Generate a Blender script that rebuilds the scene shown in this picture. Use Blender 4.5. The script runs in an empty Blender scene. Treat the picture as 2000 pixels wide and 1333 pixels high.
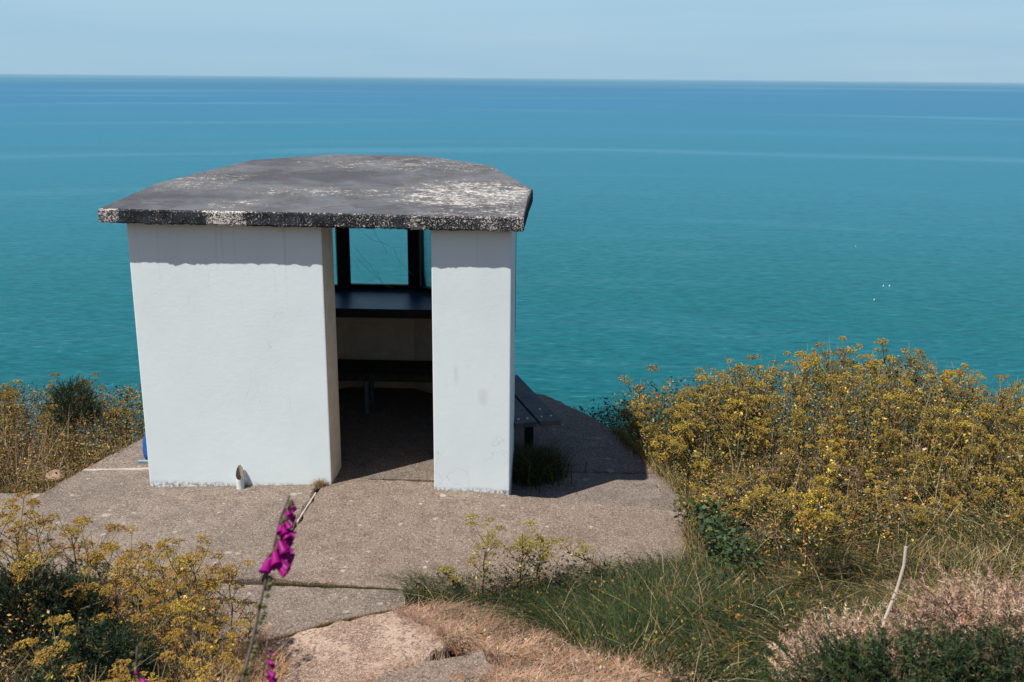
import bpy, bmesh, math, random
import numpy as np
from mathutils import Vector, Matrix, Quaternion

R = math.radians
random.seed(11)
rng = np.random.default_rng(7)
S = bpy.context.scene
COL = S.collection

# ------------------------------------------------------------------ camera
EYE = 3.27                      # height of the lens above the platform
FPX = 1944.0                    # 35 mm lens on a 36 mm wide frame, in pixels of a 2000 px picture
ROLL = math.atan(.0088)
PITCH = math.atan((666.5 - 150.5) / FPX)
fw = Vector((0, math.cos(PITCH), -math.sin(PITCH)))
r0 = Vector((1, 0, 0)); u0 = Vector((0, math.sin(PITCH), math.cos(PITCH)))
rt = r0 * math.cos(ROLL) + u0 * math.sin(ROLL)
up = u0 * math.cos(ROLL) - r0 * math.sin(ROLL)
cd = bpy.data.cameras.new("camera"); cam = bpy.data.objects.new("camera", cd); COL.objects.link(cam)
cam.matrix_world = Matrix(((rt.x, up.x, -fw.x, 0), (rt.y, up.y, -fw.y, 0), (rt.z, up.z, -fw.z, EYE), (0, 0, 0, 1)))
cd.lens = 35.0; cd.sensor_width = 36.0; cd.clip_start = .05; cd.clip_end = 200000
cd.dof.use_dof = True; cd.dof.focus_distance = 8.3; cd.dof.aperture_fstop = 5.6
S.camera = cam

# ------------------------------------------------------------------ light
SUN_EL, SUN_AZ = R(59.5), R(180 + 53)          # azimuth clockwise from +Y
w = bpy.data.worlds.new("World"); S.world = w; w.use_nodes = True
nt = w.node_tree; nt.nodes.clear()
sky = nt.nodes.new("ShaderNodeTexSky"); sky.sky_type = 'NISHITA'; sky.sun_disc = False
sky.sun_elevation = SUN_EL; sky.sun_rotation = SUN_AZ
sky.altitude = 90; sky.air_density = 1.0; sky.dust_density = .6; sky.ozone_density = 2.5
bg = nt.nodes.new("ShaderNodeBackground"); bg.inputs[1].default_value = .10
ow = nt.nodes.new("ShaderNodeOutputWorld")
# marine haze: the lowest part of the sky whitens to a pale grey blue
wc = nt.nodes.new("ShaderNodeTexCoord"); wsep = nt.nodes.new("ShaderNodeSeparateXYZ"); nt.links.new(wc.outputs['Generated'], wsep.inputs[0])
wramp = nt.nodes.new("ShaderNodeMapRange"); wramp.interpolation_type = 'SMOOTHSTEP'; nt.links.new(wsep.outputs[2], wramp.inputs['Value'])
wramp.inputs['From Min'].default_value = .10; wramp.inputs['From Max'].default_value = .5; wramp.inputs['To Min'].default_value = 1; wramp.inputs['To Max'].default_value = 0
hz = nt.nodes.new("ShaderNodeValToRGB"); hz.color_ramp.elements[0].position = 0; hz.color_ramp.elements[0].color = (.262, .412, .520, 1)
hz.color_ramp.elements[1].position = .10; hz.color_ramp.elements[1].color = (.300, .472, .590, 1); nt.links.new(wsep.outputs[2], hz.inputs[0])
hs_ = nt.nodes.new("ShaderNodeVectorMath"); hs_.operation = 'SCALE'; hs_.inputs['Scale'].default_value = 10.; nt.links.new(hz.outputs[0], hs_.inputs[0])
wmap = nt.nodes.new("ShaderNodeMapping"); wmap.inputs['Scale'].default_value = (2, 2, 22); nt.links.new(wc.outputs['Generated'], wmap.inputs[0])
wn = nt.nodes.new("ShaderNodeTexNoise"); wn.inputs['Scale'].default_value = 1.7; wn.inputs['Detail'].default_value = 5; nt.links.new(wmap.outputs[0], wn.inputs['Vector'])
wv = nt.nodes.new("ShaderNodeMapRange"); wv.inputs['From Min'].default_value = .45; wv.inputs['From Max'].default_value = .8; wv.inputs['To Max'].default_value = .25; nt.links.new(wn.outputs[0], wv.inputs['Value'])
wcl = nt.nodes.new("ShaderNodeMix"); wcl.data_type = 'RGBA'; nt.links.new(wv.outputs[0], wcl.inputs[0]); nt.links.new(hs_.outputs[0], wcl.inputs[6]); wcl.inputs[7].default_value = (4.4, 5.2, 5.8, 1)
wmx = nt.nodes.new("ShaderNodeMix"); wmx.data_type = 'RGBA'
nt.links.new(wramp.outputs[0], wmx.inputs[0]); sdim = nt.nodes.new('ShaderNodeVectorMath'); sdim.operation = 'SCALE'; sdim.inputs['Scale'].default_value = .72; nt.links.new(sky.outputs[0], sdim.inputs[0]); nt.links.new(sdim.outputs[0], wmx.inputs[6]); nt.links.new(wcl.outputs[2], wmx.inputs[7])
nt.links.new(wmx.outputs[2], bg.inputs[0]); nt.links.new(bg.outputs[0], ow.inputs[0])
ld = bpy.data.lights.new("sun", 'SUN'); ld.energy = 5.0; ld.angle = R(.5); ld.color = (1, .945, .86)
sun = bpy.data.objects.new("sun", ld); COL.objects.link(sun)
tosun = Vector((math.sin(SUN_AZ) * math.cos(SUN_EL), math.cos(SUN_AZ) * math.cos(SUN_EL), math.sin(SUN_EL)))
sun.rotation_euler = (-tosun).to_track_quat('-Z', 'Y').to_euler()
sun.location = (-8, -6, 18)
S.view_settings.view_transform = 'Standard'; S.view_settings.look = 'None'
S.view_settings.exposure = .40; S.view_settings.gamma = 1
S.cycles.max_bounces = 8; S.cycles.transparent_max_bounces = 16

# ------------------------------------------------------------------ pixel helpers (pixels of the 2000 px photo -> world points)
EYEV = Vector((0, 0, EYE))
def ray(x, y): return fw + rt * ((x - 1000) / FPX) - up * ((y - 666.5) / FPX)
def atz(x, y, z):
    d = ray(x, y); return EYEV + d * ((z - EYE) / d.z)
def aty(x, y, Y):
    d = ray(x, y); return EYEV + d * (Y / d.y)
_f, _r, _u = np.array(fw), np.array(rt), np.array(up)
def prj(P):
    P = np.asarray(P, float) - np.array((0, 0, EYE)); a = P @ _f
    return 1000 + FPX * (P @ _r) / a, 666.5 - FPX * (P @ _u) / a
def inpoly(x, y, poly):
    x = np.asarray(x, float); y = np.asarray(y, float); c = np.zeros(x.shape, bool); n = len(poly)
    for i in range(n):
        x1, y1 = poly[i]; x2, y2 = poly[(i + 1) % n]
        if y1 == y2: continue
        c ^= ((y1 > y) != (y2 > y)) & (x < (x2 - x1) * (y - y1) / (y2 - y1) + x1)
    return c

# ------------------------------------------------------------------ object helpers
def tag(o, label=None, cat=None, group=None, kind=None):
    if label: o['label'] = label
    if cat: o['category'] = cat
    if group: o['group'] = group
    if kind: o['kind'] = kind
    return o
def link(name, data, parent=None):
    o = bpy.data.objects.new(name, data); COL.objects.link(o)
    if parent: o.parent = parent
    return o
def empty(name, loc=(0, 0, 0), rz=0):
    o = link(name, None); o.location = loc; o.rotation_euler = (0, 0, rz); o.empty_display_size = .1; return o
def copy_tree(o, parent=None):
    c = o.copy(); COL.objects.link(c)
    if parent: c.parent = parent
    for ch in list(o.children): copy_tree(ch, c)
    return c

class MB:
    """collects vertices, faces and colours, and links them as ONE mesh object"""
    def __init__(s): s.v = []; s.f = []; s.c = []; s.n = 0; s.mi = []
    def add(s, vs, fs, col=(1, 1, 1), mi=0):
        b = s.n; s.v += [tuple(v) for v in vs]; s.n += len(vs)
        for f in fs: s.f.append(tuple(i + b for i in f)); s.mi.append(mi)
        s.c += [col] * len(vs)
    def tube(s, pts, rad, sides=5, col=(1, 1, 1), cap=True):
        pts = [Vector(p) for p in pts]; n = len(pts)
        if not hasattr(rad, '__len__'): rad = [rad] * n
        vs = []; fs = []
        t0 = (pts[1] - pts[0]).normalized(); a = t0.orthogonal().normalized()
        for i, p in enumerate(pts):
            t = (pts[min(i + 1, n - 1)] - pts[max(i - 1, 0)]).normalized()
            a = (a - t * a.dot(t)).normalized(); b = t.cross(a)
            for k in range(sides):
                q = 2 * math.pi * k / sides
                vs.append(p + (a * math.cos(q) + b * math.sin(q)) * rad[i])
        for i in range(n - 1):
            for k in range(sides):
                k2 = (k + 1) % sides
                fs.append((i * sides + k, i * sides + k2, (i + 1) * sides + k2, (i + 1) * sides + k))
        if cap:
            fs.append(tuple(range(sides))[::-1]); fs.append(tuple((n - 1) * sides + k for k in range(sides)))
        s.add(vs, fs, col)
    def box(s, a, b, col=(1, 1, 1), M=None):
        x0, y0, z0 = a; x1, y1, z1 = b
        vs = [Vector(p) for p in ((x0, y0, z0), (x1, y0, z0), (x1, y1, z0), (x0, y1, z0), (x0, y0, z1), (x1, y0, z1), (x1, y1, z1), (x0, y1, z1))]
        if M: vs = [M @ v for v in vs]
        s.add(vs, [(0, 3, 2, 1), (4, 5, 6, 7), (0, 1, 5, 4), (1, 2, 6, 5), (2, 3, 7, 6), (3, 0, 4, 7)], col)
    def mesh(s, name, mats, smooth=False):
        me = bpy.data.meshes.new(name); me.from_pydata(s.v, [], s.f)
        at = me.color_attributes.new("col", 'FLOAT_COLOR', 'POINT')
        a = np.ones((len(s.v), 4), np.float32); a[:, :3] = np.array(s.c, np.float32).reshape(-1, 3); at.data.foreach_set("color", a.ravel())
        for m in (mats if isinstance(mats, (list, tuple)) else [mats]): me.materials.append(m)
        if any(s.mi): me.polygons.foreach_set("material_index", s.mi)
        if smooth: me.polygons.foreach_set("use_smooth", [True] * len(me.polygons))
        me.update(); return me
    def build(s, name, mats, parent=None, smooth=False, bevel=0):
        me = s.mesh(name, mats, smooth)
        if bevel:
            bm = bmesh.new(); bm.from_mesh(me)
            bmesh.ops.bevel(bm, geom=[e for e in bm.edges if len(e.link_faces) == 2 and e.calc_face_angle() > .5], offset=bevel, segments=2, affect='EDGES', profile=.6)
            bm.to_mesh(me); bm.free()
        return link(name, me, parent)

def quads_mesh(name, V, C, nq, mat, per):
    """fast mesh: V (n, per, 3) strips of quads; nq the quad index list of one strip"""
    n = V.shape[0]; me = bpy.data.meshes.new(name)
    q = np.asarray(nq, np.int32); k = q.shape[1]
    idx = (np.arange(n, dtype=np.int32)[:, None, None] * per + q[None]).reshape(-1)
    nf = n * q.shape[0]
    me.vertices.add(n * per); me.vertices.foreach_set("co", V.astype(np.float32).ravel())
    me.loops.add(len(idx)); me.loops.foreach_set("vertex_index", idx)
    me.polygons.add(nf); me.polygons.foreach_set("loop_start", np.arange(nf, dtype=np.int32) * k)
    at = me.color_attributes.new("col", 'FLOAT_COLOR', 'POINT')
    c = np.ones((n, per, 4), np.float32); c[:, :, :3] = C if C.ndim == 3 else C[:, None, :]
    at.data.foreach_set("color", c.ravel())
    me.materials.append(mat); me.update(calc_edges=True); me.validate(); return me

def lerp(a, b, t): return a + (b - a) * t
def pick(pal, n):
    """n colours drawn from a weighted palette, each a little varied"""
    wts = np.array([p[0] for p in pal], float); wts /= wts.sum()
    c = np.array([p[1] for p in pal])[rng.choice(len(pal), n, p=wts)]
    return np.clip(c * rng.uniform(.75, 1.25, (n, 1)) * rng.uniform(.92, 1.08, (n, 3)), 0, 1)

# ------------------------------------------------------------------ materials
def mat(name):
    m = bpy.data.materials.new(name); m.use_nodes = True; n = m.node_tree.nodes; n.clear()
    o = n.new("ShaderNodeOutputMaterial"); p = n.new("ShaderNodeBsdfPrincipled"); m.node_tree.links.new(p.outputs[0], o.inputs[0])
    return m, m.node_tree, p, o
class NG:
    """short-hand for wiring shader nodes"""
    def __init__(s, nt): s.nt = nt
    def new(s, t, **kw):
        n = s.nt.nodes.new(t)
        for k, v in kw.items(): setattr(n, k, v)
        return n
    def put(s, sock, v):
        if hasattr(v, 'links') or hasattr(v, 'is_linked'): s.nt.links.new(v, sock)
        else: sock.default_value = v
    def coord(s, out='Object', scale=(1, 1, 1), loc=(0, 0, 0)):
        c = s.new("ShaderNodeTexCoord"); m = s.new("ShaderNodeMapping"); s.nt.links.new(c.outputs[out], m.inputs[0])
        m.inputs['Scale'].default_value = scale; m.inputs['Location'].default_value = loc; return m.outputs[0]
    def noise(s, vec, scale, detail=4, rough=.55, dist=0):
        n = s.new("ShaderNodeTexNoise"); s.nt.links.new(vec, n.inputs['Vector']); n.inputs['Scale'].default_value = scale
        n.inputs['Detail'].default_value = detail; n.inputs['Roughness'].default_value = rough; n.inputs['Distortion'].default_value = dist
        return n.outputs[0]
    def voro(s, vec, scale, out='Distance', feature='F1'):
        n = s.new("ShaderNodeTexVoronoi"); n.feature = feature; s.nt.links.new(vec, n.inputs['Vector']); n.inputs['Scale'].default_value = scale
        return n.outputs[out]
    def ramp(s, v, a, b, lo=0., hi=1., smooth=True):
        n = s.new("ShaderNodeMapRange"); n.interpolation_type = 'SMOOTHSTEP' if smooth else 'LINEAR'
        s.put(n.inputs['Value'], v); n.inputs['From Min'].default_value = a; n.inputs['From Max'].default_value = b
        n.inputs['To Min'].default_value = lo; n.inputs['To Max'].default_value = hi; return n.outputs[0]
    def math(s, op, a, b=0., c=0.):
        n = s.new("ShaderNodeMath"); n.operation = op
        for i, v in enumerate((a, b, c)): s.put(n.inputs[i], v)
        return n.outputs[0]
    def mix(s, f, a, b, mode='MIX'):
        n = s.new("ShaderNodeMix"); n.data_type = 'RGBA'; n.blend_type = mode
        s.put(n.inputs[0], f)
        for i, v in ((6, a), (7, b)): s.put(n.inputs[i], v if not isinstance(v, tuple) else (*v[:3], 1))
        return n.outputs[2]
    def sep(s, vec):
        n = s.new("ShaderNodeSeparateXYZ"); s.nt.links.new(vec, n.inputs[0]); return n.outputs
    def bump(s, h, strength, dist, nrm=None):
        n = s.new("ShaderNodeBump"); s.put(n.inputs['Height'], h); n.inputs['Strength'].default_value = strength; n.inputs['Distance'].default_value = dist
        if nrm: s.nt.links.new(nrm, n.inputs['Normal'])
        return n.outputs[0]
    def blob(s, vec, cx, cy, rx, ry):
        """1 inside an ellipse, falling to 0 at its edge"""
        xyz = s.sep(vec)
        a = s.math('MULTIPLY', s.math('SUBTRACT', xyz[0], cx), 1 / rx); b = s.math('MULTIPLY', s.math('SUBTRACT', xyz[1], cy), 1 / ry)
        d = s.math('ADD', s.math('MULTIPLY', a, a), s.math('MULTIPLY', b, b)); return s.ramp(d, 1.2, .1)

def leaf_mat(name, trans=.35, rough=.6):
    m, nt, p, o = mat(name); g = NG(nt)
    a = g.new("ShaderNodeAttribute"); a.attribute_name = "col"
    oi = g.new("ShaderNodeObjectInfo")
    hv = g.new("ShaderNodeHueSaturation"); g.put(hv.inputs['Color'], a.outputs['Color'])
    g.put(hv.inputs['Value'], g.ramp(oi.outputs['Random'], 0, 1, .82, 1.18, False)); g.put(hv.inputs['Hue'], g.ramp(oi.outputs['Random'], 0, 1, .488, .51, False))
    g.put(p.inputs['Base Color'], hv.outputs[0]); p.inputs['Roughness'].default_value = rough; p.inputs['Specular IOR Level'].default_value = .25
    if trans:
        t = g.new("ShaderNodeBsdfTranslucent"); g.put(t.inputs[0], hv.outputs[0]); mx = g.new("ShaderNodeMixShader"); mx.inputs[0].default_value = trans
        nt.links.new(p.outputs[0], mx.inputs[1]); nt.links.new(t.outputs[0], mx.inputs[2]); nt.links.new(mx.outputs[0], o.inputs[0])
    return m
M_LEAF = leaf_mat("foliage", .18); M_STEM = leaf_mat("plant_stem", 0, .55); M_PETAL = leaf_mat("petal", .35, .45)

def concrete(name, c1, c2, lichen=.5, rough_patch=False, sc=1.0):
    m, nt, p, o = mat(name); g = NG(nt); v = g.coord()
    big = g.noise(v, .9 * sc, 5, .6); mid = g.noise(v, 7 * sc, 6, .65); fine = g.noise(v, 95, 3, .6); grit = g.noise(v, 150, 3, .6); peb = g.noise(v, 52, 3, .7)
    col = g.mix(g.ramp(big, .35, .68), c1, c2)
    stain = g.math('MULTIPLY', g.ramp(g.noise(v, 1.7, 7, .68, .8), .52, .66), .45); col = g.mix(stain, col, tuple(x * .62 for x in c1)); wornp = g.math('MULTIPLY', g.ramp(g.noise(v, .55, 4, .6), .5, .68), .4); col = g.mix(wornp, col, tuple(min(1, x * 1.22) for x in c2))
    col = g.mix(g.ramp(mid, .42, .7), col, tuple(x * .72 for x in c1))
    col = g.mix(g.ramp(fine, .52, .66), col, tuple(min(1, x * 1.7) for x in c2))
    col = g.mix(g.ramp(grit, .50, .36), col, tuple(x * .38 for x in c1))
    col = g.mix(g.ramp(peb, .47, .36), col, tuple(x * .5 for x in c1)); col = g.mix(g.ramp(peb, .6, .7), col, tuple(min(1, x * 1.6) for x in c2))
    # pale lichen discs: voronoi cells, only some of which carry one
    if lichen:
        wv = g.new("ShaderNodeVectorMath", operation='ADD'); nn = g.new("ShaderNodeTexNoise"); nt.links.new(v, nn.inputs['Vector']); nn.inputs['Scale'].default_value = 14
        sc_ = g.new("ShaderNodeVectorMath", operation='SCALE'); nt.links.new(nn.outputs[1], sc_.inputs[0]); sc_.inputs['Scale'].default_value = .05
        nt.links.new(v, wv.inputs[0]); nt.links.new(sc_.outputs[0], wv.inputs[1])
        for scl, rad, thr in ((4.2, .16, .62), (9, .2, .66)):
            vo = g.new("ShaderNodeTexVoronoi"); nt.links.new(wv.outputs[0], vo.inputs['Vector']); vo.inputs['Scale'].default_value = scl
            rnd = g.sep(vo.outputs['Color'])
            spot = g.math('MULTIPLY', g.ramp(vo.outputs['Distance'], rad, rad * .55), g.ramp(rnd[0], thr, thr + .1))
            spot = g.math('MULTIPLY', spot, g.ramp(fine, .3, .55, .35, 1))
            col = g.mix(g.math('MULTIPLY', spot, lichen), col, (.46, .42, .36))
    if rough_patch:
        pt = g.math('MULTIPLY', g.ramp(g.noise(v, 2.6, 6, .7, .6), .46, .58), g.ramp(g.noise(v, 26, 5, .7), .40, .55))
        col = g.mix(g.math('MULTIPLY', pt, .6), col, (.52, .39, .31))
    g.put(p.inputs['Base Color'], col); p.inputs['Roughness'].default_value = .93; p.inputs['Specular IOR Level'].default_value = .2
    h = g.math('ADD', g.math('MULTIPLY', mid, .5), g.math('ADD', g.math('MULTIPLY', fine, .7), g.math('MULTIPLY', grit, .35)))
    if rough_patch: h = g.math('ADD', h, g.math('MULTIPLY', g.noise(v, 26, 5, .7), 2.0))
    g.put(p.inputs['Normal'], g.bump(h, .8, .012)); return m
M_SLAB_A = concrete("concrete_slab", (0.187, 0.148, 0.122), (0.238, 0.19, 0.158), .55)
M_SLAB_B = concrete("concrete_slab_brown", (0.203, 0.154, 0.122), (0.251, 0.195, 0.157), .75)
M_SLAB_L = concrete("concrete_lower_slab", (.18, .142, .118), (.228, .186, .158), .4)
M_STEP = concrete("concrete_rough_step", (.30, .205, .155), (.36, .262, .2), .15, True)
M_FLOOR = concrete("concrete_floor", (.15, .12, .1), (.2, .165, .14), 0)

def wall_paint():
    m, nt, p, o = mat("white_masonry_paint"); g = NG(nt); v = g.coord(); xyz = g.sep(v)
    blot = g.noise(v, 1.6, 5, .6); fine = g.noise(v, 60, 4, .6); mid = g.noise(v, 13, 5, .6)
    col = g.mix(g.ramp(blot, .35, .7), (.665, .745, .765), (.63, .705, .735))
    # grime: creeping up from the ground, plus scattered specks and hairline marks
    low = g.ramp(xyz[2], .30, -.02); specks = g.ramp(g.noise(v, 70, 5, .75), .62, .68); blots = g.ramp(g.noise(v, 5, 6, .7), .45, .62)
    grime = g.math('MULTIPLY', g.math('MULTIPLY', low, specks), g.math('MULTIPLY', blots, .85))
    col = g.mix(grime, col, (.13, .11, .09))
    edge = g.math('MULTIPLY', g.ramp(xyz[2], .03, -.02), g.ramp(g.noise(v, 30, 6, .8), .47, .55))
    col = g.mix(g.math('MULTIPLY', edge, .85), col, (.16, .125, .1))
    hole = g.math('MULTIPLY', g.ramp(g.voro(v, 3.1), .014, .009), .9); col = g.mix(hole, col, (.05, .045, .04))
    hs = g.coord(scale=(9, 9, 1.1)); streak = g.math('MULTIPLY', g.ramp(g.noise(hs, 2.2, 6, .7), .63, .72), .22); col = g.mix(streak, col, (.38, .34, .31))
    def rub(cx, cz, rx, rz):
        a = g.math('MULTIPLY', g.math('SUBTRACT', xyz[0], cx), 1 / rx); b = g.math('MULTIPLY', g.math('SUBTRACT', xyz[2], cz), 1 / rz)
        return g.ramp(g.math('ADD', g.math('ADD', g.math('MULTIPLY', a, a), g.math('MULTIPLY', b, b)), g.math('MULTIPLY', g.noise(v, 22, 5, .7), 1.2)), 1.5, .5)
    cw = g.new('ShaderNodeTexVoronoi'); cw.feature = 'DISTANCE_TO_EDGE'; cw.inputs['Scale'].default_value = .9; cvv = g.new('ShaderNodeVectorMath', operation='ADD'); cn = g.new('ShaderNodeTexNoise'); nt.links.new(v, cn.inputs['Vector']); cn.inputs['Scale'].default_value = 3.5; cn.inputs['Detail'].default_value = 6; nt.links.new(v, cvv.inputs[0]); nt.links.new(cn.outputs[1], cvv.inputs[1]); nt.links.new(cvv.outputs[0], cw.inputs['Vector'])
    crack = g.math('MULTIPLY', g.ramp(cw.outputs['Distance'], .0045, .001), g.ramp(blot, .52, .6)); col = g.mix(g.math('MULTIPLY', crack, .28), col, (.2, .17, .15))
    drip = g.math('MULTIPLY', g.ramp(g.noise(g.coord(scale=(14, 14, .5)), 1.5, 4, .6), .58, .72), g.ramp(xyz[2], 1.3, 2.15)); col = g.mix(g.math('MULTIPLY', drip, .25), col, (.3, .25, .21))
    scuff = g.math('MULTIPLY', g.math('MAXIMUM', rub(1.27, .80, .06, .1), rub(1.06, .98, .03, .12)), .22); col = g.mix(scuff, col, (.42, .36, .31))
    g.put(p.inputs['Base Color'], col); p.inputs['Roughness'].default_value = .8; p.inputs['Specular IOR Level'].default_value = .3
    h = g.math('ADD', g.math('MULTIPLY', fine, .5), g.math('ADD', mid, g.math('MULTIPLY', edge, -2.)))
    g.put(p.inputs['Normal'], g.bump(h, .22, .007)); return m
M_WALL = wall_paint()

def roof_mats():
    m, nt, p, o = mat("weathered_roof_felt"); g = NG(nt); v = g.coord(); sv = g.coord(scale=(1, 1.5, 1))
    big = g.noise(v, 1.5, 5, .6, .4); fine = g.noise(sv, 26, 7, .78); flake = g.noise(sv, 55, 5, .75); mott = g.noise(sv, 6, 6, .7)
    base = g.mix(g.ramp(big, .36, .64), (.066, .070, .080), (.128, .135, .148))
    base = g.mix(g.ramp(mott, .5, .66), base, (.06, .056, .066))
    # worn zones with a shape of their own: right end, the long band across the middle, rim
    zone = g.math('MULTIPLY', g.blob(v, 1.1, .8, .8, .85), .98)
    zone = g.math('MAXIMUM', zone, g.math('MULTIPLY', g.blob(v, -.1, .75, 1.25, .28), .62))
    zone = g.math('MAXIMUM', zone, g.math('MULTIPLY', g.blob(v, 1.3, .0, .7, .4), .72))
    zone = g.math('MAXIMUM', zone, g.math('MULTIPLY', g.blob(v, .5, 2.3, 1.5, .6), .62))
    zone = g.math('MAXIMUM', zone, g.math('MULTIPLY', g.blob(v, -1.25, 1.15, .5, .7), .62))
    zone = g.math('MAXIMUM', zone, g.math('MULTIPLY', g.blob(v, -.65, .15, .35, .28), .6))
    k = g.math('ADD', g.math('MULTIPLY', zone, .165), g.math('MULTIPLY', g.math('SUBTRACT', g.noise(sv, 5.5, 7, .75), .5), .48))
    warm = g.ramp(g.math('ADD', mott, g.math('MULTIPLY', k, 1.0)), .55, .75)
    col = g.mix(g.math('MULTIPLY', warm, .32), base, (.27, .225, .19))
    white = g.ramp(g.math('ADD', fine, k), .688, .722)
    col = g.mix(white, col, (.62, .58, .54))
    fl = g.ramp(g.math('ADD', flake, g.math('MULTIPLY', k, .75)), .70, .73); col = g.mix(fl, col, (.66, .63, .6))
    dk = g.ramp(g.noise(v, 70, 4, .7), .42, .34); col = g.mix(g.math('MULTIPLY', dk, .8), col, (.03, .03, .036))
    g.put(p.inputs['Base Color'], col); p.inputs['Roughness'].default_value = .9; p.inputs['Specular IOR Level'].default_value = .25
    g.put(p.inputs['Normal'], g.bump(g.math('ADD', fine, g.math('MULTIPLY', flake, .6)), .7, .012))
    m2, nt, p, o = mat("weathered_roof_edge"); g = NG(nt); v = g.coord(); xyz = g.sep(v)
    sp = g.noise(v, 62, 4, .72); sp2 = g.noise(v, 135, 3, .6)
    # speckle grows to the right; two bare pale patches at the left
    xw = g.math('ADD', xyz[0], g.math('MULTIPLY', g.math('SUBTRACT', g.noise(v, 16, 4, .7), .5), .12)); dens = g.math('SUBTRACT', g.ramp(xyz[0], -1.6, 1.5, -.075, .035, False), g.ramp(xyz[0], 1.582, 1.598, 0, .2))  # right side face loses its pale speckle, shade put into the colour
    def band(a, b): return g.math('MULTIPLY', g.ramp(xw, a - .02, a + .02), g.ramp(xw, b + .02, b - .02))
    pale = g.math('MAXIMUM', band(-.83, -.52), band(-1.7, -1.49))
    dens = g.math('ADD', dens, g.math('MULTIPLY', pale, .115)); dens = g.math('ADD', dens, g.math('MULTIPLY', g.math('SUBTRACT', g.noise(v, 5, 4, .6), .5), .22))
    dens = g.math('ADD', dens, g.ramp(xyz[2], 2.25, 2.29, 0, .09))
    wmask = g.math('MAXIMUM', g.ramp(g.math('ADD', sp, dens), .585, .625), g.ramp(g.math('ADD', sp2, dens), .61, .65))
    col = g.mix(wmask, g.mix(g.ramp(g.noise(v, 9, 3), .4, .6), (.012, .014, .018), (.03, .036, .045)), g.mix(g.ramp(sp2, .4, .6), (.5, .44, .39), (.66, .62, .58)))
    g.put(p.inputs['Base Color'], col); p.inputs['Roughness'].default_value = .9; p.inputs['Specular IOR Level'].default_value = .2
    g.put(p.inputs['Normal'], g.bump(g.math('ADD', sp, sp2), .7, .01))
    return m, m2
M_ROOF, M_FASCIA = roof_mats()

def simple(name, col, rough=.6, var=.25, sc=12., spec=.3, metal=0, stretch=(1, 1, 1), bump=.2):
    m, nt, p, o = mat(name); g = NG(nt); v = g.coord(scale=stretch); n = g.noise(v, sc, 6, .65); n2 = g.noise(v, sc * 7, 3, .6)
    c = g.mix(g.ramp(n, .3, .7), tuple(x * (1 - var) for x in col), tuple(min(1, x * (1 + var)) for x in col))
    c = g.mix(g.ramp(n2, .5, .75), c, tuple(min(1, x * (1 + var * 2)) for x in col))
    g.put(p.inputs['Base Color'], c); p.inputs['Roughness'].default_value = rough; p.inputs['Specular IOR Level'].default_value = spec; p.inputs['Metallic'].default_value = metal
    g.put(p.inputs['Normal'], g.bump(g.math('ADD', n, n2), bump, .004)); return m
M_BLACKWOOD = simple("black_painted_timber", (.010, .011, .013), .55, .3, 9, .2, 0, (1, 1, .2))
M_SHELF = simple("sky_tinted_glossy_shelf", (.002, .055, .145), .32, .4, 5, .3, 0, (.35, 9, 1), .5)  # glossy dark paint, blue of reflected sea and sky put into the colour
M_BENCH = simple("weathered_bench_plank", (.06, .062, .066), .7, .45, 8, .3, 0, (1, 1, 1), .4)
M_DARKBENCH = simple("rotten_dark_bench_timber", (.03, .026, .024), .8, .5, 16, .2)
M_STEEL = simple("galvanised_tube", (.16, .19, .23), .45, .25, 14, .5, .6)
M_BOLT = simple("galvanised_bolt", (.5, .52, .53), .5, .2, 30, .5, .3)
M_PIPE = simple("white_plastic_pipe", (.62, .64, .63), .5, .15, 20, .4)
M_INNER = simple("brown_inner_pipe", (.3, .24, .2), .7, .3, 30)  # inside of the pipe, browner and darker than the outside
M_BLUE = simple("blue_shiny_cloth", (.012, .075, .26), .35, .5, 10, .5)
M_BOUNCE_WARM = simple('bounce_warmed_interior_paint', (.62, .545, .44), .8, .1, 6, .3)  # off-white inside paint, warm light bounced off the ground put into its colour
M_MORTAR = simple("pale_mortar", (.36, .31, .265), .9, .2, 30, .2)
M_CRACK = simple("dark_joint_filling", (.035, .03, .024), .95, .4, 40, .1)
M_ROCK = simple("brown_rock", (.24, .16, .11), .9, .3, 8, .2, 0, (1, 1, 1), .8)
M_SILK = simple("cobweb_silk", (.75, .75, .75), .5, .1)
M_FLOAT = simple("white_float_paint", (.8, .8, .78), .4, .05)

def glass():
    m, nt, p, o = mat("window_glass"); g = NG(nt); nt.nodes.remove(p)
    t = g.new("ShaderNodeBsdfTransparent"); t.inputs[0].default_value = (.94, .96, .96, 1); gl = g.new("ShaderNodeBsdfGlossy"); gl.inputs['Roughness'].default_value = .03
    f = g.new("ShaderNodeFresnel"); f.inputs[0].default_value = 1.35; mx = g.new("ShaderNodeMixShader")
    nt.links.new(f.outputs[0], mx.inputs[0]); nt.links.new(t.outputs[0], mx.inputs[1]); nt.links.new(gl.outputs[0], mx.inputs[2]); nt.links.new(mx.outputs[0], o.inputs[0])
    return m
M_GLASS = glass()

def soil():
    m, nt, p, o = mat("hillside_soil"); g = NG(nt); v = g.coord(); n = g.noise(v, 2.2, 6, .65); n2 = g.noise(v, 38, 5, .7); n3 = g.noise(v, 9, 5, .7)
    c = g.mix(g.ramp(n, .4, .62), (.06, .045, .025), (.30, .205, .145)); c = g.mix(g.ramp(n3, .5, .65), c, (.03, .035, .014)); c = g.mix(g.ramp(n2, .52, .7), c, (.40, .28, .20))
    g.put(p.inputs['Base Color'], c); p.inputs['Roughness'].default_value = .95; p.inputs['Specular IOR Level'].default_value = .15
    g.put(p.inputs['Normal'], g.bump(g.math('ADD', n3, n2), 1, .03)); return m
M_SOIL = soil()

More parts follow.
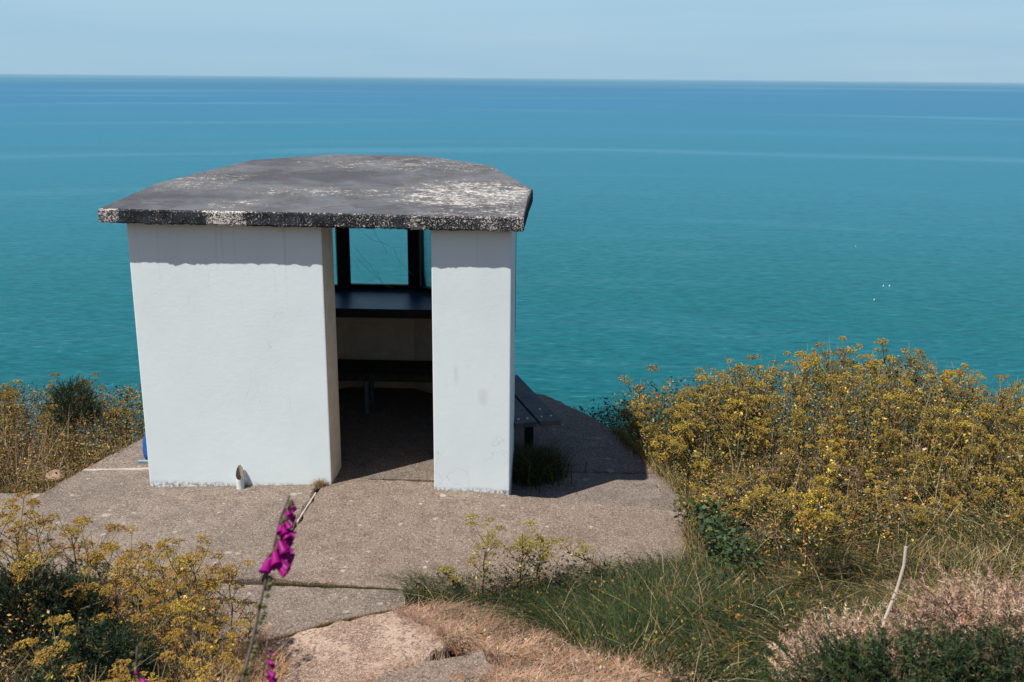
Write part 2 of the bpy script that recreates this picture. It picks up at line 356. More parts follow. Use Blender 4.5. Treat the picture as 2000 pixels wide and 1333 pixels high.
def sea_mat():
    m, nt, p, o = mat("sea_water"); g = NG(nt); geo = g.new("ShaderNodeNewGeometry"); pos = geo.outputs['Position']; xyz = g.sep(pos)
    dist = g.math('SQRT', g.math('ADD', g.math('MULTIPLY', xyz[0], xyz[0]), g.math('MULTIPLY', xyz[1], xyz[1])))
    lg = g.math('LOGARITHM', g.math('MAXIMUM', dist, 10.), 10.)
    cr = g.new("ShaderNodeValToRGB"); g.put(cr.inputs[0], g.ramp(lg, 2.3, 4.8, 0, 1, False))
    e = cr.color_ramp.elements; e[0].position = 0; e[0].color = (.002, .080, .092, 1); e[1].position = 1; e[1].color = (.16, .25, .33, 1)  # far end pales towards the horizon, haze put into the water colour
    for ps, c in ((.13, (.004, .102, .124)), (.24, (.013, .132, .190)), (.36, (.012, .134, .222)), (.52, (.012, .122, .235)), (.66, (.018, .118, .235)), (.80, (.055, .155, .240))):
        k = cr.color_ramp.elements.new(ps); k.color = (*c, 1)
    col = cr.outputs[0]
    # wind slicks: long pale streaks lying across the view, at real places on the water
    cmb = g.new("ShaderNodeCombineXYZ"); g.put(cmb.inputs[0], g.math('DIVIDE', xyz[0], dist)); g.put(cmb.inputs[1], g.math('MULTIPLY', lg, 15.)); cm = cmb.outputs[0]
    st = g.noise(cm, 1.6, 5, .6, .25); far = g.ramp(lg, 3.15, 3.75)
    slick = g.math('MULTIPLY', g.ramp(st, .53, .70), g.math('ADD', g.math('MULTIPLY', far, .34), .06))
    lw = g.math('ADD', lg, g.math('ADD', g.math('MULTIPLY', g.math('SUBTRACT', g.noise(cm, 1.1, 3), .5), .05), g.math('MULTIPLY', g.math('DIVIDE', xyz[0], dist), -.02)))
    ln = g.math('MULTIPLY', g.ramp(g.math('ABSOLUTE', g.math('SUBTRACT', lw, 3.10)), .028, .0), g.ramp(g.noise(cm, 2.5, 5), .38, .62, .05, 1))
    slick = g.math('MAXIMUM', slick, g.math('MULTIPLY', ln, .18))
    col = g.mix(slick, col, (.16, .33, .42))
    col = g.mix(g.math('MULTIPLY', g.ramp(g.noise(cm, .9, 4), .42, .62), .22), col, (.012, .12, .17))
    # ripples: fade in scale with distance so that they stay a texture of waves
    wv = g.new("ShaderNodeMapping"); nt.links.new(pos, wv.inputs[0]); wv.inputs['Rotation'].default_value = (0, 0, R(-9)); wv.inputs['Scale'].default_value = (.32, 1, 1)
    n1 = g.noise(wv.outputs[0], .62, 5, .62, .5); n2 = g.noise(wv.outputs[0], .09, 3, .55, .3)
    hgt = g.math('ADD', g.math('MULTIPLY', n1, 1.0), g.math('MULTIPLY', n2, 2.2))
    dark = g.math('MULTIPLY', g.ramp(n1, .52, .36), g.ramp(lg, 3.6, 2.45, .14, .66)); col = g.mix(dark, col, (.002, .05, .07))  # dark and bright sides of the waves put into the water colour
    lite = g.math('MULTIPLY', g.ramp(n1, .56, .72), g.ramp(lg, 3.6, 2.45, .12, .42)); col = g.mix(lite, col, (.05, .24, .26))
    g.put(p.inputs['Base Color'], col); p.inputs['Roughness'].default_value = .32; p.inputs['IOR'].default_value = 1.33; p.inputs['Specular IOR Level'].default_value = .06
    b = g.new("ShaderNodeBump"); g.put(b.inputs['Height'], hgt); b.inputs['Strength'].default_value = .55; b.inputs['Distance'].default_value = .5
    nt.links.new(b.outputs[0], p.inputs['Normal']); return m
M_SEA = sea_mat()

# ------------------------------------------------------------------ terrain
YP = np.array([-30, -2, 0, 1.5, 2.5, 3.3, 4, 4.5, 5, 5.6, 6.1, 7, 8, 9, 10, 11.5, 13, 16, 40, 130, 300])
ZP = np.array([9, 2.1, 1.62, 1.42, 1.05, .75, .48, .30, .15, .0, -.08, -.14, -.3, -.5, -.85, -1.7, -3.0, -5.8, -26, -92, -95])
PLAT = [(-6, 6.25), (-1.7, 6.0), (1.2, 5.75), (1.42, 7.3), (1.45, 8.2), (1.22, 8.9), (1.06, 9.6), (.8, 10.1), (.36, 10.75), (-.6, 11.1), (-2.4, 11.1), (-3.1, 10.2), (-3.4, 9.3), (-3.55, 8.8), (-3.78, 8.12), (-3.9, 7.66), (-6, 7.7)]
PATHP = [(-1.75, 6.0), (-.5, 6.0), (-.25, 5.0), (.05, 3.9), (-1.0, 3.0), (-1.9, 4.2)]
def lump(x, y, s=1.0):
    return .5 * np.sin(x * 1.7 * s + 1.3) * np.cos(y * 2.1 * s + .4) + .3 * np.sin(x * 3.9 * s + y * 2.7 * s) + .2 * np.cos(y * 6.1 * s - x * 4.7 * s)
def ground(x, y):
    x = np.asarray(x, float); y = np.asarray(y, float)
    z = np.interp(y, YP, ZP)
    near = np.clip((6.3 - y) / 1.5, 0, 1)
    right = np.clip((x + .1) / .8, 0, 1); left = np.clip((-1.6 - x) / .7, 0, 1)
    z = z + near * (right * .17 + left * .12) * np.clip(1.2 - np.maximum(0, 3.2 - y) / 3, 0, 1)
    z = z + lump(x, y) * .035 * np.clip((np.abs(x + .8) - .8) / .8, 0, 1)
    z = z + np.where((x > 1.3) & (y > 6), .1 * np.clip((x - 1.3), 0, 1) * np.clip(1 - np.abs(x - 3.2) / 3, 0, 1), 0)
    z = z + .36 * np.clip((x - 1.5) / .5, 0, 1) * np.interp(y, [7.6, 8.6, 10, 11.2], [0, .75, 1, 0]) + .22 * np.clip((-3.7 - x) / .5, 0, 1) * np.interp(y, [8.2, 9, 10, 11.2], [0, .7, 1, 0])
    return z
def ground_mesh_z(x, y):
    z = ground(x, y)
    z = np.where(inpoly(x, y, PLAT), np.minimum(z, -.42), z)
    z = np.where(inpoly(x, y, PATHP), np.minimum(z, np.clip(4.7 - y, 0, 3) * .45) - .02, z)
    return z
def axis(fine0, fine1, step, lo, hi):
    a = list(np.arange(fine0, fine1 + 1e-6, step)); s = step; v = fine1
    while v < hi: s *= 1.25; v += s; a.append(min(v, hi))
    s = step; v = fine0; b = []
    while v > lo: s *= 1.25; v -= s; b.append(max(v, lo))
    return np.array(b[::-1] + a)
gx = axis(-7, 7, .08, -220, 220); gy = axis(1.2, 12.5, .08, -28, 290)
GX, GY = np.meshgrid(gx, gy); GZ = ground_mesh_z(GX, GY)
nx, ny = len(gx), len(gy)
me = bpy.data.meshes.new("hillside")
V = np.stack([GX, GY, GZ], -1).reshape(-1, 3)
ii = (np.arange(ny - 1)[:, None] * nx + np.arange(nx - 1)[None]).reshape(-1)
F = np.stack([ii, ii + 1, ii + nx + 1, ii + nx], -1).astype(np.int32)
me.vertices.add(len(V)); me.vertices.foreach_set("co", V.astype(np.float32).ravel()); me.loops.add(F.size); me.loops.foreach_set("vertex_index", F.ravel())
me.polygons.add(len(F)); me.polygons.foreach_set("loop_start", np.arange(len(F), dtype=np.int32) * 4); me.polygons.foreach_set("use_smooth", np.ones(len(F), bool)); me.update(calc_edges=True)
me.materials.append(M_SOIL)
tag(link("hillside", me), kind='structure')

SEA_Z = -85.0
mb = MB()
rr = [100, 400, 1600, 6400, 25000, 70000]
vs = [(0, 0, SEA_Z)]; fs = []
NS = 96
for r_ in rr:
    for k in range(NS): vs.append((r_ * math.cos(2 * math.pi * k / NS), r_ * math.sin(2 * math.pi * k / NS), SEA_Z))
for k in range(NS):
    k2 = (k + 1) % NS; fs.append((0, 1 + k, 1 + k2))
    for i in range(len(rr) - 1): fs.append((1 + i * NS + k, 1 + (i + 1) * NS + k, 1 + (i + 1) * NS + k2, 1 + i * NS + k2))
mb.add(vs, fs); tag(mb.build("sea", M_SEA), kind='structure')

# ------------------------------------------------------------------ platform and path
def slab(name, poly, zf, thick, m, jit=.006, step=.06, parent=None):
    """paving slab: outline walked in short jittered steps, top following zf(x, y)"""
    P = []
    n = len(poly)
    for i in range(n):
        a = Vector(poly[i]); b = Vector(poly[(i + 1) % n]); L = (b - a).length; k = max(1, int(L / step))
        for j in range(k):
            q = a.lerp(b, j / k); P.append((q.x + random.gauss(0, jit), q.y + random.gauss(0, jit)))
    mb = MB(); n = len(P)
    cx = sum(p[0] for p in P) / n; cy = sum(p[1] for p in P) / n
    def ins(p, d):
        v = Vector((cx - p[0], cy - p[1])); v.normalize(); return p[0] + v.x * d, p[1] + v.y * d
    top = [ins(p, .014) for p in P]
    vs = [(x, y, zf(x, y)) for x, y in top] + [(x, y, zf(x, y) - .012 + random.gauss(0, .002)) for x, y in P] + [(x, y, zf(x, y) - thick) for x, y in P]
    fs = [tuple(range(n))] if True else []
    for i in range(n):
        j = (i + 1) % n; fs.append((i, n + i, n + j, j)); fs.append((n + i, 2 * n + i, 2 * n + j, n + j))
    mb.add(vs, fs); o = mb.build(name, m, parent)
    bm = bmesh.new(); bm.from_mesh(o.data); bmesh.ops.recalc_face_normals(bm, faces=bm.faces)
    bmesh.ops.triangulate(bm, faces=[f for f in bm.faces if len(f.verts) > 4]); bm.to_mesh(o.data); bm.free()
    if not parent: tag(o, kind='structure')
    return o
zl = lambda x, y: .02 + .043 * (x + 1.5)
zr = lambda x, y: .02 - .03 * (x + 1.5)
slab("platform", [(-6, 6.3), (-2.2, 6.06), (-1.66, 6.03), (-1.575, 7.75), (-2.8, 7.75), (-2.8, 8.06), (-3.745, 8.075), (-3.86, 7.63), (-6, 7.66)], zl, .35, M_SLAB_A)
slab("platform", [(-2.8, 8.085), (-2.7, 9.4), (-3.3, 9.4), (-3.52, 8.8), (-3.74, 8.1)], zl, .35, M_SLAB_A)
slab("platform", [(-1.63, 6.02), (-.66, 5.935), (1.2, 5.7), (1.25, 6.3), (1.385, 7.31), (.48, 7.485), (-.02, 7.535), (-.3, 7.72), (-1.545, 7.76)], zr, .35, M_SLAB_B)
ZLOW = -.2
slab("lower_platform", [(-.3, 7.35), (1.47, 7.2), (1.46, 8.1), (1.36, 8.42), (.5, 8.45), (-.2, 8.5)], lambda x, y: ZLOW, .3, M_SLAB_L)
slab("lower_platform", [(-.2, 8.53), (.5, 8.475), (1.345, 8.45), (1.2, 8.9), (1.05, 9.58), (.82, 10.05), (.38, 10.72), (-.5, 11.1), (-2.4, 11.1), (-3.0, 10.2), (-2.8, 9.2), (-1.5, 9.2)], lambda x, y: ZLOW + .004, .3, M_SLAB_L)
mb = MB(); mb.box((-2.8, 8.062, -.3), (-3.74, 8.088, zl(-3.74, 0) - .004)); 
o = slab("mortar_joint", [(-2.8, 8.058), (-2.8, 8.09), (-3.742, 8.108), (-3.742, 8.07)], lambda x, y: zl(x, y) + .003, .1, M_MORTAR, .002)
o = slab("mortar_joint", [(-1.615, 6.9), (-1.578, 7.45), (-1.562, 7.45), (-1.600, 6.9)], lambda x, y: .019, .1, M_MORTAR, .002)
# path coming up towards the camera
slab("path", [(-1.95, 6.0), (-.70, 5.915), (-.66, 5.74), (-.8, 5.54), (-1.7, 5.22), (-2.1, 5.4)], lambda x, y: -.005 + .02 * (5.9 - y), .3, M_SLAB_A)
A = [atz(x, y, .17) for x, y in ((500, 1262), (640, 1218), (765, 1192), (785, 1200), (850, 1228), (875, 1262), (800, 1300), (690, 1345), (560, 1400), (440, 1400))]
slab("path", [(p.x, p.y) for p in A], lambda x, y: .17, .35, M_STEP, .012)
A = [atz(x, y, .36) for x, y in ((735, 1318), (800, 1297), (945, 1268), (958, 1290), (972, 1330), (985, 1420), (700, 1420), (690, 1350))]
slab("path", [(p.x, p.y) for p in A], lambda x, y: .36, .4, M_SLAB_B, .010)
A = [atz(x, y, .5) for x, y in ((1035, 1330), (1085, 1326), (1105, 1333), (1130, 1420), (1020, 1420))]
slab("path", [(p.x, p.y) for p in A], lambda x, y: .5, .3, M_SLAB_A, .008)
slab("joint_filling", [(-1.95, 6.05), (-.6, 5.96), (-.6, 5.86), (-2.0, 5.93)], lambda x, y: -.02, .1, M_CRACK)

# ------------------------------------------------------------------ shelter (local frame: x along the front, y into the depth)
YAW = R(-2.1); SX, SY = -1.5, 7.605
def L2W(x, y, z=0):
    c, s = math.cos(YAW), math.sin(YAW); return Vector((SX + x * c - y * s, SY + x * s + y * c, z))
sh = empty("lookout_shelter", (SX, SY, 0), YAW)
tag(sh, "white rendered lookout shelter with a flat weathered roof and open doorway", "shelter")
def prism(mb, poly, z0, z1f, mi=0):
    n = len(poly); vs = [(x, y, z0) for x, y in poly] + [(x, y, z1f(x, y)) for x, y in poly]
    fs = [tuple(range(n))[::-1], tuple(range(n, 2 * n))] + [(i, (i + 1) % n, n + (i + 1) % n, n + i) for i in range(n)]
    mb.add(vs, fs, (1, 1, 1), mi)
def under(x, y): return 2.158 + .07 * (y + .115) - .008 * x     # underside of the sloping roof
ins_ = lambda x, y: under(x, y) + .02
DL, DR = .028, .873
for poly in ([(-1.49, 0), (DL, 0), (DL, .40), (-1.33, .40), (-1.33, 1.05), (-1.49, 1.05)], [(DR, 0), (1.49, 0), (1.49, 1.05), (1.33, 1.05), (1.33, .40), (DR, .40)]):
    mb = MB(); prism(mb, poly, -.35, ins_); o = mb.build("wall", [M_WALL, M_BOUNCE_WARM], sh, bevel=.009)
    bm = bmesh.new(); bm.from_mesh(o.data); bm.normal_update()       # reveals and inner faces take an off-white with warm ground bounce painted in
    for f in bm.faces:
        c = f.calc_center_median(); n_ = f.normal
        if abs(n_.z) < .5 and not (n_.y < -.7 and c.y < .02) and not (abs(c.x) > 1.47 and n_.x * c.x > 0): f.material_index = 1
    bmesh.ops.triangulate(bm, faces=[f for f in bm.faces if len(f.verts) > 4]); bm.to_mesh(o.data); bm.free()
OUT = [(1.49, 1.05), (1.09, 2.25), (.41, 2.80), (-.41, 2.80), (-1.09, 2.25), (-1.49, 1.05)]
INN = [(1.33, 1.02), (.965, 2.15), (.36, 2.66), (-.36, 2.66), (-.965, 2.15), (-1.33, 1.02)]
SILL = 1.03
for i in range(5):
    mb = MB(); prism(mb, [OUT[i], OUT[i + 1], INN[i + 1], INN[i]], -.35, lambda x, y: SILL); o = mb.build("parapet", [M_WALL, M_BOUNCE_WARM], sh)
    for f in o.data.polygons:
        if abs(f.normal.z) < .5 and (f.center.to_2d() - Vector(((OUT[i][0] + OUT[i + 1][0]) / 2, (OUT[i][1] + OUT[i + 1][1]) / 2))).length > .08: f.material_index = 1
# deep window shelf filling the bay, its front edge straight
SHELF = [(-1.2, 1.82), (1.2, 1.82), (1.07, 2.235), (.402, 2.775), (-.402, 2.775), (-1.07, 2.235)]
mb = MB(); prism(mb, SHELF, SILL + .002, lambda x, y: SILL + .05); mb.build("shelf", M_SHELF, sh)
mb = MB(); mb.box((-1.07, 1.80, SILL - .035), (1.07, 1.818, SILL + .052)); mb.build("shelf_edge", M_BLACKWOOD, sh)
mid = [((OUT[i][0] + INN[i][0]) / 2, (OUT[i][1] + INN[i][1]) / 2) for i in range(6)]
for i, (x, y) in enumerate(mid):
    ang = [R(-60), R(-35), R(-18), R(18), R(35), R(60)][i]
    M = Matrix.Translation((x, y, 0)) @ Matrix.Rotation(ang, 4, 'Z')
    mb = MB(); mb.box((-.068, -.06, SILL + .051), (.068, .06, under(x, y) + .015), M=M); mb.build("window_post", M_BLACKWOOD, sh, bevel=.006)
for i in range(5):
    a, b = Vector(mid[i]), Vector(mid[i + 1]); d = b - a; ang = math.atan2(d.y, d.x); L = d.length; c = (a + b) / 2
    M = Matrix.Translation((c.x, c.y, 0)) @ Matrix.Rotation(ang, 4, 'Z')
    h = L / 2 - .07; t = under(c.x, c.y)
    mb = MB(); mb.box((-h, -.03, t - .06), (h, .03, t + .01), M=M); mb.build("head_rail", M_BLACKWOOD, sh)
    mb = MB(); mb.box((-h, -.03, SILL + .051), (h, .03, SILL + .105), M=M); fr = mb.build("window_frame", M_BLACKWOOD, sh)
    mb = MB(); mb.box((-h + .002, -.003, SILL + .1), (h - .002, .003, t - .055), M=M); mb.build("pane", M_GLASS, fr)
# roof slab: jagged worn rim
RO = [(-1.645, -.125), (1.585, -.115), (1.63, 1.1), (1.2, 2.33), (.47, 2.88), (-.47, 2.86), (-1.2, 2.36), (-1.62, 1.0)]
mb = MB(); P = []
for i in range(len(RO)):
    a = Vector(RO[i]); b = Vector(RO[(i + 1) % len(RO)]); k = max(1, int((b - a).length / .02))
    for j in range(k):
        q = a.lerp(b, j / k); P.append(q)
n = len(P); TH = .108
wob = np.convolve(rng.normal(0, 1, n + 8), np.ones(3) / 3, 'valid')[:n]
bot = []; bul = []; top = []; rim = []
for i, q in enumerate(P):
    v = (Vector((0, 1.3)) - q).normalized(); j = wob[i] * .006; z = under(q.x, q.y)
    bot.append((q.x + v.x * (.006 + j), q.y + v.y * (.006 + j), z + random.gauss(0, .0035)))
    bul.append((q.x + v.x * j * .5, q.y + v.y * j * .5, z + .012)); 
    rim.append((q.x + v.x * (j * .6 + .002), q.y + v.y * (j * .6 + .002), z + TH - .014 + random.gauss(0, .002)))
    top.append((q.x + v.x * (.016 + j), q.y + v.y * (.016 + j), z + TH))
mb.add(bot + bul + rim + top, [(l * n + i, l * n + (i + 1) % n, (l + 1) * n + (i + 1) % n, (l + 1) * n + i) for l in range(3) for i in range(n)] + [tuple(range(n))[::-1]], (1, 1, 1), 1)
mb.add(top, [tuple(range(n))], (1, 1, 1), 0)
o = mb.build("roof", [M_ROOF, M_FASCIA], sh)
bm = bmesh.new(); bm.from_mesh(o.data); bmesh.ops.triangulate(bm, faces=[f for f in bm.faces if len(f.verts) > 4]); bm.to_mesh(o.data); bm.free()
mb = MB(); prism(mb, [(-1.34, .12), (.03, .12), (.03, .155), (.87, .155), (.87, .12), (1.34, .12), (1.35, 1.02), (.98, 2.16), (.37, 2.67), (-.37, 2.67), (-.98, 2.16), (-1.35, 1.02)], -.3, lambda x, y: .012); mb.build("floor", M_FLOOR, sh)

# cobweb strands slung across the middle window
mb = MB()
def strand(pts, r_=.0011):
    mb.tube([L2W(*p) for p in pts], r_, 3)
def wp(x, y): # a pixel on the inner face of the middle window
    return aty(x, y, 10.18)
for ln in (((700, 447), (725, 468), (745, 474), (752, 486), (757, 497)), ((729, 447), (737, 465), (745, 474), (768, 485), (778, 508), (805, 537)), ((693, 484), (703, 495), (709, 508), (710, 514), (695, 503)), ((709, 499), (713, 508), (724, 518), (730, 530), (745, 550), (752, 557), (768, 563)), ((694, 511), (700, 523), (705, 530)), ((697, 508), (712, 520), (730, 536), (750, 555)), ((738, 530), (744, 548), (751, 558))):
    mb.tube([wp(*p) for p in ln], .0013, 3)
tag(mb.build("cobweb", M_SILK), "thin pale cobweb strands slung across the middle window of the shelter", "cobweb")

# dark bench inside the shelter
bi = empty("indoor_bench", L2W(-.1, 2.0)); bi.rotation_euler = (0, 0, YAW)
tag(bi, "dark worn timber bench on steel legs inside the shelter under the window shelf", "bench")
mb = MB()
for a, b in ((-.27, -.10), (-.085, .06), (.075, .22)): mb.box((-.95, a, .41), (.95, b, .452))
mb.build("seat", M_DARKBENCH, bi, bevel=.006)
mb = MB(); mb.box((-.95, -.29, .375), (.95, -.272, .45)); mb.build("front_rail", M_DARKBENCH, bi, bevel=.004)
for x in (-.78, .09, .9):
    for y in (-.17, .12):
        mb = MB(); mb.tube([(x, y, .01), (x, y, .41)], .026, 12); mb.build("leg", M_STEEL, bi, smooth=False)

# plank bench outside, along the right-hand side of the bay
pa, pb = Vector((.447, 8.54)), Vector((.05, 9.97)); d = (pb - pa).normalized(); ang = math.atan2(d.y, d.x)
bo = empty("outdoor_bench", (pa.x, pa.y, ZLOW), ang)
tag(bo, "grey plank bench with bolt heads standing outside beside the shelter in its shadow", "bench")
for k in range(2):
    mb = MB(); y0 = k * .225; mb.box((-.02 + k * .01, y0 + .0, .425), (1.45, y0 + .2, .47)); pl = mb.build("seat_plank", M_BENCH, bo, bevel=.006)
    for bx, by in ((.12, .055), (.12, .145), (.32, .1)) if k == 0 else ((.1, .06), (.1, .145)):
        mb = MB(); mb.tube([(bx, y0 + by, .468), (bx, y0 + by, .476)], [.014, .010], 8); mb.build("bolt", M_BOLT, pl)
for x in (.55, 1.2):
    mb = MB(); mb.box((x - .045, .06, .36), (x + .045, .40, .424)); mb.box((x - .04, .1, 0), (x + .04, .17, .36)); mb.box((x - .04, .3, 0), (x + .04, .37, .36)); mb.build("leg", M_BLACKWOOD, bo, bevel=.005)

# cut plastic pipe standing at the foot of the wall
p = atz(467, 958, zl(-2.2, 0)); p.y = L2W(-.7, 0).y - .05
pp = empty("drain_pipe", (p.x, p.y, zl(p.x, 0) - .01)); tag(pp, "short white plastic pipe cut at a slant at the foot of the white wall", "pipe")
def cutpipe(r_, top0, top1, zb, m, name, flip=False):
    mb = MB(); N = 20; vs = []
    for k in range(N):
        q = 2 * math.pi * k / N; c, s_ = math.cos(q), math.sin(q)
        vs.append((r_ * c, r_ * s_, zb))
    for k in range(N):
        q = 2 * math.pi * k / N; c, s_ = math.cos(q), math.sin(q)
        t = (s_ + 1) / 2; vs.append((r_ * c, r_ * s_, lerp(top0, top1, t ** 1.3)))
    mb.add(vs, [(k, (k + 1) % N, N + (k + 1) % N, N + k) for k in range(N)]); return mb.build(name, m, pp, smooth=True)
cutpipe(.031, .095, .205, 0, M_PIPE, "pipe"); cutpipe(.0275, .094, .204, .02, M_INNER, "bore")
mb = MB(); mb.tube([(.02, .02, .06), (.02, .10, .07)], .028, 12); mb.build("elbow", M_PIPE, pp)

# blue bag against the left side wall
p0 = L2W(-1.49, .72, 0)
bb = empty("fabric_bag", (p0.x - .155, p0.y, zl(-3.1, 0))); tag(bb, "blue shiny fabric bag against the left side of the white shelter", "bag")
mb = MB(); N = 28; vs = []; fs = []; K = 10
for i in range(K):
    t = i / (K - 1); z = .02 + .42 * t; s_ = (.35 + .65 * math.sin(math.pi * min(1, .25 + t * .62))) * (1 - .62 * t ** 2)
    for k in range(N):
        q = 2 * math.pi * k / N; pl = 1 + .13 * math.sin(q * 7 + t * 2)
        vs.append((.165 * s_ * pl * math.cos(q), .22 * s_ * pl * math.sin(q), z + .02 * math.sin(q * 3)))
for i in range(K - 1):
    for k in range(N): fs.append((i * N + k, i * N + (k + 1) % N, (i + 1) * N + (k + 1) % N, (i + 1) * N + k))
fs.append(tuple(range(N))[::-1]); fs.append(tuple((K - 1) * N + k for k in range(N)))
mb.add(vs, fs); mb.build("cloth", M_BLUE, bb, smooth=True)
mb = MB(); mb.tube([(.0, .0, .43), (-.04, -.02, .48), (.06, .0, .51), (.14, .02, .57)], .012, 6); mb.build("strap", M_BLUE, bb)
mb = MB(); mb.box((-.175, -.17, 0), (-.02, -.14, .014)); mb.build("strap_end", simple("pale_blue_webbing", (.2, .32, .42), .6), bb)

# rock at the edge of the left path
pr = atz(103, 925, -.09); mb = MB()
bm = bmesh.new(); bmesh.ops.create_icosphere(bm, subdivisions=3, radius=.072)
for v in bm.verts:
    k = 1 + .28 * lump(v.co.x * 14, v.co.y * 14) + .16 * math.sin(v.co.z * 61 + v.co.x * 40); v.co = Vector((v.co.x * k * 1.15, v.co.y * k * 1.3, v.co.z * k * .55))
me = bpy.data.meshes.new("rock"); bm.to_mesh(me); bm.free(); me.materials.append(M_ROCK)
o = link("rock", me); o.location = (pr.x, pr.y + .04, -.13); tag(o, "brown rock lying in the plants at the edge of the left path", "rock")

# little floats far out on the water
first = None
for (x, y, s_, lab) in ((1671, 482, .42, "tiny white float on the sea, highest and leftmost of four"), (1725, 560, .5, "tiny white float on the sea, left one of a close pair"), (1737, 560, .5, "tiny white float on the sea, right one of a close pair"), (1707, 587, .48, "tiny white float on the sea, nearest below the close pair")):
    q = atz(x, y, SEA_Z)
    if first is None:
        bm = bmesh.new(); bmesh.ops.create_uvsphere(bm, u_segments=10, v_segments=6, radius=1)
        for v in bm.verts: v.co.z *= 1.1; v.co.z += .7
        bmesh.ops.create_cone(bm, segments=8, radius1=.25, radius2=.12, depth=1.4, matrix=Matrix.Translation((0, 0, 2.2)), cap_ends=True)
        me = bpy.data.meshes.new("float"); bm.to_mesh(me); bm.free(); me.materials.append(M_FLOAT); o = link("sea_float", me); first = o
    else: o = first.copy(); COL.objects.link(o)
    o.location = q; o.scale = (s_ * .45, s_ * .45, s_ * .65); tag(o, lab, "float", "white floats on the sea")

# ------------------------------------------------------------------ plants
OLIVE = (.33, .235, .034); YEL = (.56, .40, .06); BRN = (.24, .115, .034); ORG = (.40, .165, .035); DGR = (.014, .030, .012); MGR = (.055, .075, .018); PALE = (.48, .40, .24); PINK = (.40, .25, .16)
def jc(c, a=.2):
    k = random.uniform(1 - a, 1 + a); return tuple(min(1, x * k * random.uniform(.94, 1.06)) for x in c)
OCT = [(1, 0, 0), (0, 1, 0), (-1, 0, 0), (0, -1, 0), (0, 0, 1.25), (0, 0, -1.25)]
OCF = [(0, 1, 4), (1, 2, 4), (2, 3, 4), (3, 0, 4), (1, 0, 5), (2, 1, 5), (3, 2, 5), (0, 3, 5)]
def umbel(Rr, rays, seeds, sr, pal, dome=1.0):
    mb = MB()
    for i in range(rays):
        th = math.acos(1 - (i + .5) / rays * (1 - math.cos(R(68)))); ph = i * 2.39996 + random.uniform(-.3, .3)
        d = Vector((math.sin(th) * math.cos(ph), math.sin(th) * math.sin(ph), math.cos(th) * dome)); L = Rr * random.uniform(.85, 1.1)
        tip = d * L; mb.tube([(0, 0, 0), d * L * .55 + Vector((0, 0, -.04 * Rr)), tip], [.0014, .001, .0009], 3, jc(OLIVE, .3), False)
        for k in range(seeds):
            o = Vector((random.gauss(0, 1), random.gauss(0, 1), random.gauss(0, .6))); o = o.normalized() * random.uniform(.4, 1) * Rr * .24
            c = tip + o + Vector((0, 0, .05 * Rr)); s_ = sr * random.uniform(.7, 1.25); col = jc(random.choices([p[1] for p in pal], [p[0] for p in pal])[0], .3)
            rot = Matrix.Rotation(random.uniform(0, 3), 3, Vector((random.random(), random.random(), random.random() + .1)).normalized())
            mb.add([c + rot @ Vector(q) * s_ for q in OCT], OCF, col)
    return mb
PAL_Y = [(5, OLIVE), (3, YEL), (2, BRN), (1, (.12, .085, .02))]; PAL_B = [(4, OLIVE), (2, YEL), (4, BRN), (1.6, ORG)]; PAL_G = [(5, (.20, .20, .035)), (3, OLIVE), (1, YEL)]
PAL_D = [(4, (.21, .165, .035)), (2, YEL), (3, (.16, .09, .035)), (1, (.08, .06, .025))]; HEADS = {}
for key, pal, nr, ns, sr in (('far', PAL_Y, 12, 9, .0056), ('farb', PAL_D, 11, 8, .0058), ('near', PAL_B, 13, 15, .0042), ('green', PAL_G, 11, 12, .0045)):
    HEADS[key] = [umbel(.062, nr, ns, sr, pal, random.uniform(.75, 1.1)).mesh("seed_head", M_LEAF) for _ in range(4)]

def leaflet(mb, p, d, L, W, col):
    """a withered leaf: two halves folded along the midrib, drooping at the tip"""
    d = d.normalized(); s_ = d.cross(Vector((random.gauss(0, .5), random.gauss(0, .5), 1))).normalized(); n_ = s_.cross(d)
    a = p; m1 = p + d * L * .5 - n_ * L * random.uniform(-.12, .05); t = p + d * L * .95 + n_ * L * random.uniform(-.25, .25) - Vector((0, 0, L * random.uniform(0, .35)))
    f = random.uniform(.05, .5)
    mb.add([a, m1 + s_ * W + n_ * W * f, t, m1 - s_ * W + n_ * W * f, m1], [(0, 4, 1), (4, 2, 1), (0, 3, 4), (4, 3, 2)], col)

